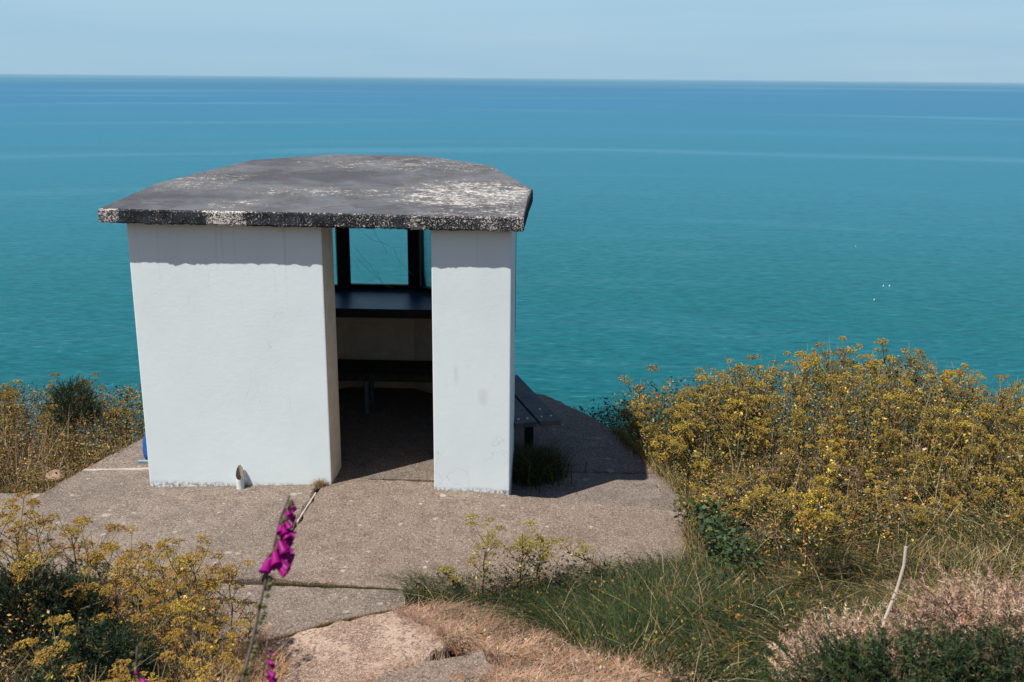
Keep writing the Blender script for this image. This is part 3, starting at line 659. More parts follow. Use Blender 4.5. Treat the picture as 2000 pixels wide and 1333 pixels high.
TOPZ = {}
def umbel_plant(h, kind, lean=(0, 0), nodes=5, heads=13, leaves=40, bushy=.32, leafpal=None, thick=.009, ls=1.0):
    root = empty("umbel_plant")
    stem = MB(); leaf = MB(); tips = []
    pts = []
    for i in range(6):
        t = i / 5; pts.append(Vector((lean[0] * t * h + random.gauss(0, .012) * t, lean[1] * t * h + random.gauss(0, .012) * t, h * t * .9)))
    scol = random.choice([(.17, .15, .045), (.24, .19, .08), (.16, .10, .04)])
    stem.tube(pts, [thick * (1 - .55 * i / 5) for i in range(6)], 5, jc(scol))
    def at(t):
        q = t * 5; i = min(4, int(q)); return pts[i].lerp(pts[i + 1], q - i)
    tips.append((pts[-1], (pts[-1] - pts[-2]).normalized(), 1.15))
    for k in range(nodes):
        t = lerp(.38, .9, k / max(1, nodes - 1)) + random.uniform(-.04, .04); p = at(min(t, .97)); nb = random.choice((2, 2, 3))
        a0 = random.uniform(0, 6.28)
        for b in range(nb):
            az = a0 + b * 6.283 / nb + random.uniform(-.5, .5); el = R(random.uniform(38, 68)); L = h * bushy * random.uniform(.65, 1.15) * (1.15 - .35 * t)
            d = Vector((math.cos(az) * math.cos(el), math.sin(az) * math.cos(el), math.sin(el)))
            q1 = p + d * L * .5; q2 = p + d * L + Vector((0, 0, L * .18))
            stem.tube([p, q1, q2], [thick * .45, thick * .36, thick * .25], 4, jc(scol, .3), False); tips.append((q2, (q2 - q1).normalized(), random.uniform(.7, 1.1)))
            if random.random() < .75:
                for sgn in (1, -1)[:random.choice((1, 2))]:
                    az2 = az + sgn * random.uniform(.6, 1.1); d2 = Vector((math.cos(az2) * .6, math.sin(az2) * .6, .8)); q3 = q1 + d2 * L * random.uniform(.35, .6)
                    stem.tube([q1, q3], [thick * .3, thick * .2], 4, jc(scol, .3), False); tips.append((q3, d2.normalized(), random.uniform(.5, .85)))
            for _ in range(2):
                leaflet(leaf, p + d * L * random.uniform(0, .2), Vector((math.cos(az + random.gauss(0, .8)), math.sin(az + random.gauss(0, .8)), random.uniform(-.6, .5))), random.uniform(.03, .06) * ls, random.uniform(.009, .018) * ls, jc(random.choices([l[1] for l in lp], [l[0] for l in lp])[0] if (lp := leafpal or LP) else OLIVE, .25))
    lp = leafpal or LP
    for k in range(leaves):
        t = random.random() ** .8 * .85; p = at(t); az = random.uniform(0, 6.28); r_ = random.uniform(.02, .16) * (h ** .5); p = p + Vector((math.cos(az) * r_, math.sin(az) * r_, random.uniform(-.05, .05)))
        leaflet(leaf, p, Vector((math.cos(az + random.gauss(0, 1)), math.sin(az + random.gauss(0, 1)), random.uniform(-.7, .6))), random.uniform(.03, .065) * ls, random.uniform(.008, .02) * ls, jc(random.choices([l[1] for l in lp], [l[0] for l in lp])[0], .25))
    TOPZ[root.name] = max(t[0].z + .04 * t[2] for t in tips)
    stem.build("stem", M_STEM, root); leaf.build("foliage", M_LEAF, root)
    if len(tips) > heads: tips = [tips[0]] + random.sample(tips[1:], heads - 1)
    for p, d, s_ in tips:
        o = link("seed_head", random.choice(HEADS[kind]), root); o.location = p
        o.rotation_mode = 'QUATERNION'; dd = (d + Vector((random.gauss(0, .15), random.gauss(0, .15), .5))).normalized()
        o.rotation_quaternion = Vector((0, 0, 1)).rotation_difference(dd) @ Quaternion((0, 0, 1), random.uniform(0, 6.28)); o.scale = (s_,) * 3
    return root
LP = [(3, OLIVE), (1.5, YEL), (3, BRN), (1.8, ORG), (1, PALE), (3, MGR), (2, DGR)]
LP2 = [(2, OLIVE), (3, BRN), (2, ORG), (1, YEL), (1, PINK), (1.5, MGR), (1, DGR)]

def place(proto, used, x, y, h0, h, label, group, z=None, tilt=.1):
    o = proto if proto.name not in used else copy_tree(proto)
    used.add(proto.name)
    s_ = h / TOPZ[proto.name]; o.location = (x, y, float(ground(x, y)) - .02 if z is None else z); o.scale = (lerp(s_, 1, .35) * random.uniform(.9, 1.1),) * 2 + (s_,)
    o.rotation_euler = (random.gauss(0, tilt), random.gauss(0, tilt), random.uniform(0, 6.28)); tag(o, label, "plant", group); return o

# --- hedge of seeding plants to the right of the platform
used = set()
protos = [umbel_plant(1.0, random.choice(('far', 'far', 'farb')), nodes=5, heads=12, leaves=75) for _ in range(8)]
shorts = [umbel_plant(.55, random.choice(('far', 'farb')), nodes=4, heads=11, leaves=70, bushy=.42) for _ in range(5)]
def canopy(x, y):
    """height of the hedge top above the platform level, right of the platform"""
    side = np.interp(x, [1.2, 1.6, 2.2, 2.8, 3.3, 4.0, 4.6, 5.2], [-.40, -.26, -.12, .05, .17, .08, -.08, -.32])
    return np.interp(y, [6.5, 7, 8, 9, 9.6, 10.4], [.10, .12, .36, .62, .68, .4]) + side * np.interp(y, [6.5, 8, 9], [.25, .7, 1]) 
HEDGE = [(1.5, 7.05), (2.2, 6.75), (3.2, 6.9), (5.2, 6.9), (6.2, 8), (5.6, 10), (3.2, 10.2), (1.6, 9.9), (1.05, 9.9), (1.2, 9.35), (1.36, 8.8), (1.58, 8.2), (1.62, 7.5)]
pts = []
for _ in range(6000):
    x, y = random.uniform(1, 6.2), random.uniform(6.7, 10.2)
    if not inpoly(np.array([x]), np.array([y]), HEDGE)[0]: continue
    if min([(x - a) ** 2 + (y - b) ** 2 for a, b in pts] or [9]) < (.255 + .15 * max(0, float(lump(x * 1.3 + 1, y * 1.5)))) ** 2: continue
    pts.append((x, y))
for x, y in pts[:150]:
    h = max(.3, float(canopy(x, y) - ground(x, y)) * random.choice((random.uniform(.7, 1.0), random.uniform(.85, 1.05), random.uniform(.9, 1.22)))); pr_ = random.choice(protos if h > .7 else shorts)
    place(pr_, used, x, y, 1.0 if pr_ in protos else .55, h, "yellow-brown seeding umbel plant in the dense hedge right of the concrete platform", "umbel plants of the right hedge")
# --- the same plants on the slope left of the shelter
for _ in range(2):
    pass
LEFTB = [(-3.75, 8.35), (-3.55, 8.95), (-3.2, 9.7), (-3.6, 10.6), (-6.4, 10.6), (-6.4, 7.85), (-4.0, 7.85)]
pts = []
for _ in range(3000):
    x, y = random.uniform(-6.4, -3.1), random.uniform(7.7, 10.6)
    if not inpoly(np.array([x]), np.array([y]), LEFTB)[0] or min([(x - a) ** 2 + (y - b) ** 2 for a, b in pts] or [9]) < .27 ** 2: continue
    pts.append((x, y))
leftp = [umbel_plant(.9, 'farb', nodes=5, heads=10, leaves=70, leafpal=LP2) for _ in range(4)]
for x, y in pts[:60]:
    top_ = float(np.interp(y, [7.8, 8.5, 9.5, 10.5], [-.06, .06, .24, .12])) + (.14 if -5 < x < -4.3 else -.06)
    h = max(.25, (top_ - float(ground(x, y))) * random.uniform(.6, 1.02))
    place(random.choice(leftp), used, x, y, .9, h, "brown-stemmed seeding umbel plant on the slope left of the shelter, beyond the path", "umbel plants left of the shelter")
# --- tall seeding plants in the left foreground
nearp = [umbel_plant(.85, 'near', nodes=4, heads=9, leaves=20, leafpal=LP2, thick=.008, bushy=.42) for _ in range(5)]
FG = [(30, 972, 4.9), (75, 985, 5.3), (125, 1000, 5.0), (185, 1035, 5.1), (245, 1035, 4.9), (215, 1075, 4.6), (330, 1040, 4.7), (375, 1045, 4.75), (285, 1085, 4.7), (440, 1085, 4.9), (60, 1060, 4.3), (150, 1110, 4.3), (410, 1150, 4.6), (330, 1150, 4.35), (480, 1180, 4.75), (455, 1215, 4.35), (-40, 1010, 4.7), (250, 1165, 4.1), (380, 1230, 3.8), (90, 1210, 3.5), (300, 1280, 3.2), (180, 1290, 3.0), (50, 1010, 5.1), (160, 1010, 5.2), (270, 1060, 5.0), (350, 1075, 5.0), (400, 1095, 4.6), (365, 1180, 4.3), (420, 1270, 3.7)]
for i, (px, py, Y) in enumerate(FG):
    q = aty(px, py, Y); gz = float(ground(q.x, q.y)); h = max(.2, q.z - gz)
    place(random.choice(nearp), used, q.x, q.y, .85, h, "dry brown seeding umbel plant among the gorse in the left foreground", "umbel plants of the left foreground", tilt=.06)
# --- few single plants at the front edge of the platform
# each is drawn to its own height
for px, py, bx, by, lab in ((950, 1005, 942, 1158, "slim yellow-green umbel plant at the platform edge, tallest of the small group"), (1022, 1020, 1015, 1148, "bushy yellow-green umbel plant at the platform edge, in the middle of the small group"), (1090, 1035, 1180, 1112, "leaning umbel plant with orange leaves at the platform edge, its head to the left"), (866, 1098, 898, 1146, "smallest thin umbel plant on the left of the group at the platform edge"), (1062, 1045, 1045, 1140, "short leafy umbel plant close to the right of the bushy one at the platform edge")):
    b = atz(bx, by, .02); t = aty(px, py, b.y + (.03 if px != 1090 else .1)); h = t.z - b.z; lx = (t.x - b.x) / h
    o = umbel_plant(h, 'green', lean=(lx, 0), nodes=4, heads=13 if h > .3 else 6, leaves=110 if h > .3 else 14, bushy=.46, thick=.007, ls=.6, leafpal=[(2, OLIVE), (4, MGR), (3, DGR), (1, YEL), (1, ORG), (1.5, BRN)])
    for c in o.children:
        if c.name.startswith("seed_head"): c.scale = tuple(s_ * .75 for s_ in c.scale)
    o.location = b; o.scale = (1, 1, h / TOPZ[o.name]); tag(o, lab, "plant", "umbel plants at the platform edge")
# --- one big stem standing in the grass at the right
b = atz(1570, 1120, .12); t = aty(1590, 960, b.y); o = umbel_plant(t.z - b.z, 'far', nodes=5, heads=14, leaves=70, thick=.009, ls=.55); o.location = b
tag(o, "thick-stemmed branching umbel plant standing alone in the grass before the right hedge", "plant")

# --- undergrowth: countless withered leaves and stalks
def leaf_cloud(name, P, pal, L=(.025, .07), W=.3, stalks=None, kind='stuff'):
    n = len(P); az = rng.uniform(0, 6.283, n); el = rng.uniform(-.7, .9, n)
    d = np.stack([np.cos(az) * np.cos(el), np.sin(az) * np.cos(el), np.sin(el)], -1); s_ = np.cross(d, rng.normal(0, 1, (n, 3))); s_ /= np.linalg.norm(s_, axis=1, keepdims=True); nn = np.cross(s_, d)
    ln = rng.uniform(*L, (n, 1)); w_ = ln * rng.uniform(W * .6, W * 1.2, (n, 1)); f = rng.uniform(0, .5, (n, 1))
    m_ = P + d * ln * .5; V = np.stack([P, m_ + s_ * w_ + nn * w_ * f, P + d * ln + nn * ln * rng.uniform(-.3, .3, (n, 1)), m_ - s_ * w_ + nn * w_ * f], 1)
    o = link(name, quads_mesh(name, V, pick(pal, n), [(0, 1, 2), (0, 2, 3)], M_LEAF, 4)); tag(o, kind=kind); return o
def scatter(poly, n):
    xs = [p[0] for p in poly]; ys = [p[1] for p in poly]; x = rng.uniform(min(xs), max(xs), n); y = rng.uniform(min(ys), max(ys), n); k = inpoly(x, y, poly); return x[k], y[k]
def blades(name, P, h, lean, width, pal, bend=1.0, segs=3, cols=None, kind='stuff', M=None):
    """grass: each blade a tapering strip that bends over; lean (n,2) is how far its tip travels sideways"""
    n = len(P); a = rng.uniform(0, 6.283, n); s_ = np.stack([np.cos(a), np.sin(a), np.zeros(n)], -1)
    h = np.broadcast_to(h, n); rows = []
    for i in range(segs + 1):
        t = i / segs; c = P + np.stack([lean[:, 0] * t ** (1 + bend), lean[:, 1] * t ** (1 + bend), h * (t - .22 * t * t * bend)], -1)
        w_ = (width * (1 - .85 * t))[:, None] if hasattr(width, '__len__') else width * (1 - .85 * t)
        rows += [c - s_ * w_, c + s_ * w_]
    V = np.stack(rows, 1); q = [(2 * i, 2 * i + 1, 2 * i + 3, 2 * i + 2) for i in range(segs)]
    o = link(name, quads_mesh(name, V, pick(pal, n) if cols is None else cols, q, M_LEAF, 2 * segs + 2)); tag(o, kind=kind); return o

UPAL = [(1.6, OLIVE), (.8, YEL), (9, DGR), (5, (.03, .044, .014)), (1.5, MGR), (2.4, BRN), (1.3, ORG), (.8, PALE), (.5, PINK)]  # extra dark greens put the shade of the hedge gaps into leaf colour
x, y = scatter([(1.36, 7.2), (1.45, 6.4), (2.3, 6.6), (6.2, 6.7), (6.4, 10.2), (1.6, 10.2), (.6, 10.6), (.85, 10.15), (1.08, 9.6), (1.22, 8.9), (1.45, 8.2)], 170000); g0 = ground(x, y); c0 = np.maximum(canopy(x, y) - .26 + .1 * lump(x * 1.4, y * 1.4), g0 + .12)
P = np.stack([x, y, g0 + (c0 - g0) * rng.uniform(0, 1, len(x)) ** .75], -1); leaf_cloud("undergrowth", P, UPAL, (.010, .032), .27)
x, y = scatter([(1.12, 9.0), (1.5, 8.4), (2.4, 8.6), (2.6, 10.3), (.7, 10.7), (.62, 10.45), (.95, 9.95)], 40000); g0 = ground(x, y); c0 = np.maximum(canopy(np.maximum(x, 1.3), np.minimum(y, 9.6)) - .35 - .5 * np.clip(1.3 - x, 0, 1), g0 + .1)
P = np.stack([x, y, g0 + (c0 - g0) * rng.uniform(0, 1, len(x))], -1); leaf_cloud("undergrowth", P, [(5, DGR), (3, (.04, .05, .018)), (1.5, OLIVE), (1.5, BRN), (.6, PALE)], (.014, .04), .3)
x, y = scatter(HEDGE, 2600); g0 = ground(x, y); c0 = np.maximum(canopy(x, y), g0 + .2); le = rng.normal(0, .12, (len(x), 2))
blades("dry_stalks", np.stack([x, y, g0], -1), (c0 - g0) * rng.uniform(.5, 1, len(x)), le, .0035, [(3, PALE), (2, OLIVE), (1, BRN)], .3)
x, y = scatter([(-3.6, 8.2), (-3.45, 9.0), (-3.1, 9.8), (-3.4, 10.6), (-6.6, 10.6), (-6.6, 7.75), (-3.95, 7.75)], 75000); g0 = ground(x, y)
top_ = np.interp(y, [7.7, 8.5, 9.5, 10.5], [-.14, -.02, .1, -.05]); P = np.stack([x, y, g0 + np.maximum(top_ - g0, .08) * rng.uniform(0, 1, len(x)) ** .8], -1)
leaf_cloud("undergrowth", P, [(1.5, OLIVE), (.6, YEL), (8, DGR), (2, MGR), (3, BRN), (1.2, ORG), (1.5, PINK)], (.010, .034), .26)
x, y = scatter([(-3.9, 7.9), (-3.4, 10.2), (-6.4, 10.4), (-6.4, 7.85)], 1500); g0 = ground(x, y)
blades("dry_stalks", np.stack([x, y, g0], -1), rng.uniform(.2, .7, len(x)), rng.normal(0, .12, (len(x), 2)), .003, [(3, PALE), (2, PINK), (1, BRN)], .4)
FGL = [(-1.75, 5.35), (-1.5, 4.6), (-1.25, 4.0), (-.9, 3.0), (-1.0, 2.4), (-3.4, 2.4), (-4.5, 6.0), (-2.3, 5.9)]
x, y = scatter(FGL, 22000); k = x > -2.35 - .25 * (5 - y); x, y = x[k], y[k]; g0 = ground(x, y); hh = np.clip((-1.15 - x + (5 - y) * .12) * .35, .04, .4)
leaf_cloud("undergrowth", np.stack([x, y, g0 + hh * rng.uniform(0, 1, len(x))], -1), [(2, OLIVE), (1, YEL), (2, DGR), (4, BRN), (2.5, ORG), (3, PINK)], (.007, .024), .26)
x, y = scatter(FGL, 9000); g0 = ground(x, y)
blades("dry_grass", np.stack([x, y, g0], -1), rng.uniform(.06, .32, len(x)), rng.normal(0, .1, (len(x), 2)), .0022, [(3, PALE), (3, PINK), (2, BRN), (2, OLIVE), (2, MGR), (2, DGR)], .8)

# --- grass on the bank, right of the path: px regions tested on the ground
def bank(n, polypx, xr=(-1.2, 4.5), yr=(2.2, 7.2)):
    if max(p[0] for p in polypx) > 2000: xr = (-1.2, 6.6)
    x = rng.uniform(*xr, n); y = rng.uniform(*yr, n); z = ground(x, y); u_, v_ = prj(np.stack([x, y, z], -1)); k = inpoly(u_, v_, polypx); return x[k], y[k], z[k]
GREEN = [(800, 1148), (880, 1150), (1010, 1128), (1160, 1108), (1345, 1112), (1480, 1075), (1660, 1040), (2050, 1010), (3300, 1010), (3300, 1420), (1560, 1420), (1330, 1360), (1240, 1305), (1150, 1290), (1060, 1232), (960, 1195), (800, 1180)]
x, y, z = bank(450000, GREEN); n = len(x); k = rng.random(n) < .45; x, y, z = x[k], y[k], z[k]; n = len(x)
fl = np.stack([np.sin(x * 2.3 + y * 3.1) * .11 - .05, np.cos(x * 3.3 - y * 1.7) * .10 - .03], -1) + rng.normal(0, .095, (n, 2))
u_, v_ = prj(np.stack([x, y, z], -1)); dry = np.clip((u_ - 1300) / 500, 0, 1) * .36 + .02 + .14 * (lump(x * 2.2, y * 2.4) > .25)
gp = pick([(5, (.022, .042, .012)), (4, (.035, .056, .014)), (1.6, (.085, .09, .02)), (2, (.014, .028, .012))], n); dp = pick([(3, (.26, .18, .08)), (3, PINK), (2, PALE), (2, OLIVE), (1, BRN)], n)
cols = np.where((rng.random(n) < dry)[:, None], dp, gp)
blades("grass", np.stack([x, y, z - .01], -1), rng.uniform(.05, .24, n) * rng.uniform(.6, 1.1, n), fl, rng.uniform(.0012, .0042, n), None, 1.0, 3, cols)
x, y, z = bank(110000, GREEN); n = len(x) // 2; x, y, z = x[:n], y[:n], z[:n]
leaf_cloud("ground_cover", np.stack([x, y, z + rng.uniform(.01, .13, n)], -1), [(5, DGR), (4, (.03, .045, .014)), (2, MGR), (1, BRN), (.7, OLIVE), (.4, ORG)], (.008, .03), .3)
x, y, z = bank(1500, GREEN); n = len(x)
blades("dry_stalks", np.stack([x, y, z], -1), rng.uniform(.12, .38, n), rng.normal(0, .1, (n, 2)), .0022, [(3, PALE), (2, PINK), (1, BRN), (1, OLIVE)], .5)
STRAW = [(760, 1196), (850, 1184), (960, 1195), (1060, 1232), (1150, 1290), (1270, 1300), (1340, 1345), (1380, 1430), (900, 1430), (965, 1330), (930, 1262), (855, 1262), (815, 1222), (770, 1204)]
x, y, z = bank(95000, STRAW, (-1.2, 2.2), (2.6, 6.2)); n = len(x)
an = 1.6 * lump(x * 1.3, y * 1.5) + .9 * lump(x * 3.1 + 2, y * 2.7) - .4; fl = np.stack([np.cos(an), np.sin(an)], -1) * rng.uniform(.02, .13, (n, 1)) + rng.normal(0, .075, (n, 2))
tone = (.72 + .45 * (lump(x * 4.3, y * 4.9) + .5))[:, None]
sc_ = np.clip(pick([(4, (.50, .325, .235)), (4, (.43, .275, .195)), (1.5, PALE), (1, BRN), (.8, (.28, .15, .085)), (.6, MGR)], n) * np.clip(tone, .6, 1.25), 0, 1)
blades("straw", np.stack([x, y, z + np.clip(lump(x * 5, y * 5.6), 0, 1) * .05], -1), rng.uniform(.004, .07, n), fl, .0019, None, .6, 3, sc_)
# dry clods of grass where slab and bank meet
x, y, z = bank(30000, [(430, 1250), (520, 1235), (560, 1300), (540, 1420), (380, 1420), (400, 1300)], (-2.6, -.6), (2.6, 5.6)); n = len(x)
blades("straw", np.stack([x, y, z], -1), rng.uniform(.01, .08, n), rng.normal(0, .07, (n, 2)), .002, [(4, (.45, .30, .2)), (2, BRN), (2, ORG), (1, PALE)], .5)
# moss and low grass in the joint between platform and path
xs = rng.uniform(-1.65, -.55, 5000); ys = np.interp(xs, [-1.66, -.55], [6.012, 5.926]) + rng.normal(0, .006, 5000)
blades("moss", np.stack([xs, ys, np.full(5000, -.03)], -1), rng.uniform(.012, .032, 5000), rng.normal(0, .010, (5000, 2)), .0018, [(3, MGR), (2, (.09, .1, .03)), (2, BRN), (1, OLIVE)], .5)
ep = [atz(x, y, .17) for x, y in ((505, 1258), (640, 1217), (767, 1191))]; t = rng.uniform(0, 2, 2600); a_ = np.array(ep); k = np.minimum(t.astype(int), 1)
P = a_[k] + (a_[k + 1] - a_[k]) * (t - k)[:, None] + rng.normal(0, .005, (2600, 3)); P[:, 2] = .15
blades("moss", P, rng.uniform(.012, .034, 2600), rng.normal(0, .010, (2600, 2)), .0018, [(2, MGR), (3, BRN), (1, OLIVE), (3, (.05, .035, .02))], .5)
# litter of dead leaves and husks on the trodden ground and slabs
x, y, z = bank(12000, [(770, 1190), (985, 1185), (1290, 1270), (1560, 1340), (1600, 1430), (900, 1430), (870, 1255)], (-1.2, 2.2), (2.6, 6.2)); leaf_cloud("leaf_litter", np.stack([x, y, z + .03], -1), [(3, BRN), (2, PALE), (2, ORG), (1, (.06, .04, .025))], (.008, .03), .3)
n = 420; x = rng.uniform(.2, 1.42, n); y = rng.uniform(6.2, 8.2, n); k = (x + rng.normal(0, .1, n) > 1.22 + np.where(y > 7.4, .06, 0)); x, y = x[k], y[k]
leaf_cloud("leaf_litter", np.stack([x, y, np.where(y > 7.4, ZLOW + .012, zr(x, y) + .012)], -1), [(3, BRN), (2, (.05, .035, .025)), (1, PINK), (1, OLIVE)], (.006, .028), .3)

# rank growth lapping over the edges of the slabs
def edge_growth(name, line, zf, n, sp, hh, lean, pal, wid=.002):
    L = np.array(line, float); seg = np.linalg.norm(np.diff(L, axis=0), axis=1); cum = np.concatenate([[0], np.cumsum(seg)]); t = rng.uniform(0, cum[-1], n)
    x = np.interp(t, cum, L[:, 0]) + rng.normal(0, sp, n); y = np.interp(t, cum, L[:, 1]) + rng.normal(0, sp, n); k = lump(x * 2.7 + 3, y * 3.1) > -.25; x, y = x[k], y[k]
    blades(name, np.stack([x, y, np.full(len(x), 0.) + zf], -1), rng.uniform(hh[0], hh[1], len(x)), rng.normal(0, .05, (len(x), 2)) + np.array(lean), wid, pal, .9)
SP = [(4, (.50, .325, .235)), (3, (.42, .27, .19)), (1, BRN), (.6, PALE)]
rim = [atz(x, y, .17) for x, y in ((780, 1196), (852, 1230), (880, 1262), (800, 1305), (700, 1350))]
edge_growth("straw", [(p.x, p.y) for p in rim], .12, 5200, .035, (.02, .11), (-.03, -.01), SP, .0017)
rim = [atz(x, y, .36) for x, y in ((735, 1322), (800, 1297), (945, 1266), (960, 1292), (980, 1345))]
edge_growth("straw", [(p.x, p.y + .02) for p in rim[:3]], .22, 1800, .03, (.05, .13), (-.02, .0), SP, .0017)
edge_growth("straw", [(p.x, p.y) for p in rim[2:]], .33, 1500, .03, (.02, .09), (-.03, .0), SP, .0017)
rim = [atz(x, y, .17) for x, y in ((505, 1256), (470, 1310), (450, 1400))]
edge_growth("straw", [(p.x, p.y) for p in rim], .14, 3000, .06, (.02, .1), (.03, .0), SP, .0017)
EP = [(3, PALE), (2, OLIVE), (2, BRN), (2, MGR), (3, DGR), (1, PINK)]
edge_growth("dry_grass", [(1.3, 6.0), (1.39, 7.2)], -.1, 1500, .04, (.05, .22), (-.03, 0), EP)
edge_growth("dry_grass", [(1.47, 7.4), (1.47, 8.1), (1.36, 8.47), (1.22, 8.9), (1.07, 9.6)], ZLOW - .03, 2600, .045, (.05, .24), (-.035, -.01), EP)
edge_growth("dry_grass", [(-6, 7.69), (-3.88, 7.66), (-3.77, 8.12), (-3.55, 8.8), (-3.33, 9.4)], -.14, 3200, .03, (.04, .17), (.02, -.03), EP)
# --- tufts
def tuft(x, y, z, n, h, sp, pal, label, name="grass_tuft", wid=.002):
    P = np.stack([x + rng.normal(0, sp, n), y + rng.normal(0, sp, n), np.full(n, z)], -1); o = blades(name, P - np.array([x, y, z]), rng.uniform(.4, 1, n) * h, rng.normal(0, h * .45, (n, 2)), wid, pal, .8)
    o.location = (x, y, z); del o['kind']; tag(o, label, "grass"); return o
p = atz(627, 948, .015); tuft(p.x, p.y - .02, .012, 260, .09, .022, [(4, (.42, .3, .2)), (2, OLIVE), (1, MGR)], "small tuft of dry grass at the foot of the white wall by the doorway")
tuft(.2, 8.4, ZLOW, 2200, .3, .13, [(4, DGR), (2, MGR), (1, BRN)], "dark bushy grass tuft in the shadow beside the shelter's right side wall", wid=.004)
p = atz(1105, 922, ZLOW); 

# --- gorse
def gorse(name, shoots, dims, pal, spine=.024, shoot=(.07, .15), needles=34, upness=.55, barkcol=(.07, .05, .03), wid=.0024):
    """spiny bush: shoots spread through a dome, each set round with needles"""
    root = empty(name); n = int(shoots * 1.9)
    az = rng.uniform(0, 6.283, n); rr_ = rng.uniform(.15, 1, n) ** .5; zz = rng.uniform(0.05, 1, n)
    lim = np.sqrt(np.clip(1 - zz ** 2 * .95, 0.05, 1)); P = np.stack([np.cos(az) * rr_ * lim * dims[0], np.sin(az) * rr_ * lim * dims[1], zz * dims[2] * rng.uniform(.75, 1.05, n)], -1)
    D = np.stack([np.cos(az) * .6 * rr_, np.sin(az) * .6 * rr_, np.full(n, upness)], -1) + rng.normal(0, .38, (n, 3)); D /= np.linalg.norm(D, axis=1, keepdims=True)
    Ls = rng.uniform(*shoot, n); t = np.tile(np.linspace(.05, 1, needles), (n, 1))
    base = (P[:, None] + D[:, None] * (t * Ls[:, None])[..., None]).reshape(-1, 3); m_ = len(base)
    dd = np.repeat(D, needles, 0) * .55 + rng.normal(0, .6, (m_, 3)); dd /= np.linalg.norm(dd, axis=1, keepdims=True); s_ = np.cross(dd, rng.normal(0, 1, (m_, 3))); s_ /= np.linalg.norm(s_, axis=1, keepdims=True)
    ln = (spine * (1.25 - .7 * t.reshape(-1)) * rng.uniform(.7, 1.2, m_))[:, None]
    V = np.stack([base - s_ * wid, base + s_ * wid, base + dd * ln], 1)
    cols = np.repeat(pick(pal, n), needles, 0) * rng.uniform(.75, 1.25, (m_, 1))
    link("foliage", quads_mesh("foliage", V, np.clip(cols, 0, 1), [(0, 1, 2)], M_LEAF, 3), root)
    mb = MB()
    for i in range(n):
        if i % 6 == 0:
            p = Vector(P[i]); e_ = p + Vector(D[i]) * Ls[i]; b = Vector((p.x * .35, p.y * .35, 0)); mb.tube([b.lerp(p, .35), p, e_], [.004, .003, .0015], 3, jc(barkcol, .3), False)
    mb.build("branch", M_STEM, root); return root
GG = [(4, (.012, .026, .013)), (3, (.02, .038, .016)), (1.5, (.035, .055, .018)), (.4, (.16, .11, .05))]
GR = [(4, (.022, .042, .018)), (3, (.035, .06, .022)), (1.5, (.06, .085, .026)), (.5, (.2, .13, .07))]
DEAD = [(4, (.36, .235, .17)), (3, (.45, .30, .22)), (2, (.27, .165, .11)), (1, (.5, .37, .28))]
def put(o, px, py, Y, label, cat="bush", group=None, rz=0, dz=0, sc=1):
    q = aty(px, py, Y); o.location = (q.x, q.y, float(ground(q.x, q.y)) - .03 + dz); o.rotation_euler.z = rz; o.scale = (sc,) * 3; tag(o, label, cat, group)
put(gorse("gorse_bush", 560, (.40, .34, .46), GG), 40, 1150, 4.2, "dark green gorse bush at the left edge of the picture, largest of the left clump", group="gorse bushes of the left foreground")
put(gorse("gorse_bush", 380, (.28, .26, .36), GG), 110, 1120, 4.6, "dark green gorse bush behind the largest one in the left clump", group="gorse bushes of the left foreground")
put(gorse("gorse_bush", 420, (.27, .25, .36), GG), 170, 1200, 3.75, "dark green gorse bush right of the largest one, beside the dry brown plants", group="gorse bushes of the left foreground")
put(gorse("gorse_bush", 260, (.34, .26, .3), GG), 40, 1290, 3.1, "low dark gorse bush in the bottom left corner", group="gorse bushes of the left foreground")
put(gorse("gorse_bush", 240, (.24, .22, .42), GG), 143, 800, 9.3, "dark upright gorse bush rising among the plants left of the shelter", dz=.35)
put(gorse("gorse_bush", 620, (.5, .28, .40), GR), 1760, 1300, 2.9, "dark green gorse bush in the bottom right corner, in front of the dead brown one", group="gorse bushes bottom right")
put(gorse("gorse_bush", 520, (.42, .28, .44), GR), 1990, 1290, 2.9, "dark green gorse bush at the bottom right edge, right of the other green one", group="gorse bushes bottom right")
put(gorse("dead_gorse_bush", 460, (.42, .26, .46), DEAD, .03, (.10, .2), 44, .6), 1900, 1240, 3.6, "dead pinkish brown gorse bush behind the green gorse bottom right", cat="dead bush", group="dead gorse bottom right")
put(gorse("dead_gorse_bush", 300, (.22, .2, .32), DEAD, .03, (.10, .18), 40, .6), 1655, 1270, 3.45, "dead brown gorse bush left of the green gorse bottom right, beside the grass", cat="dead bush", group="dead gorse bottom right")
put(gorse("dead_gorse_bush", 240, (.3, .3, .4), DEAD, .03, (.10, .2), 40, .6), 2010, 1180, 4.0, "dead brown gorse bush at the right edge of the picture", cat="dead bush", group="dead gorse bottom right")
# bare bleached stalk
mb = MB(); Y = 3.7
mb.tube([aty(1715, 1250, Y - .05), aty(1730, 1205, Y), aty(1752, 1150, Y + .02), aty(1765, 1105, Y + .03), aty(1769, 1068, Y + .04)], [.006, .007, .0065, .006, .0065], 7, (.46, .39, .33))
tag(mb.build("dry_stalk", M_STEM), "bare bleached stalk curving up out of the dead gorse on the right", "stalk")

# --- bramble leaves at the right corner of the platform
x = rng.normal(1.52, .1, 900); y = rng.uniform(6.0, 7.25, 900); P = np.stack([x, y, ground(x, y) + rng.uniform(.02, .26, 900)], -1)
leaf_cloud("bramble", P, [(4, (.028, .05, .022)), (3, (.05, .075, .03)), (1, MGR)], (.025, .055), .42)

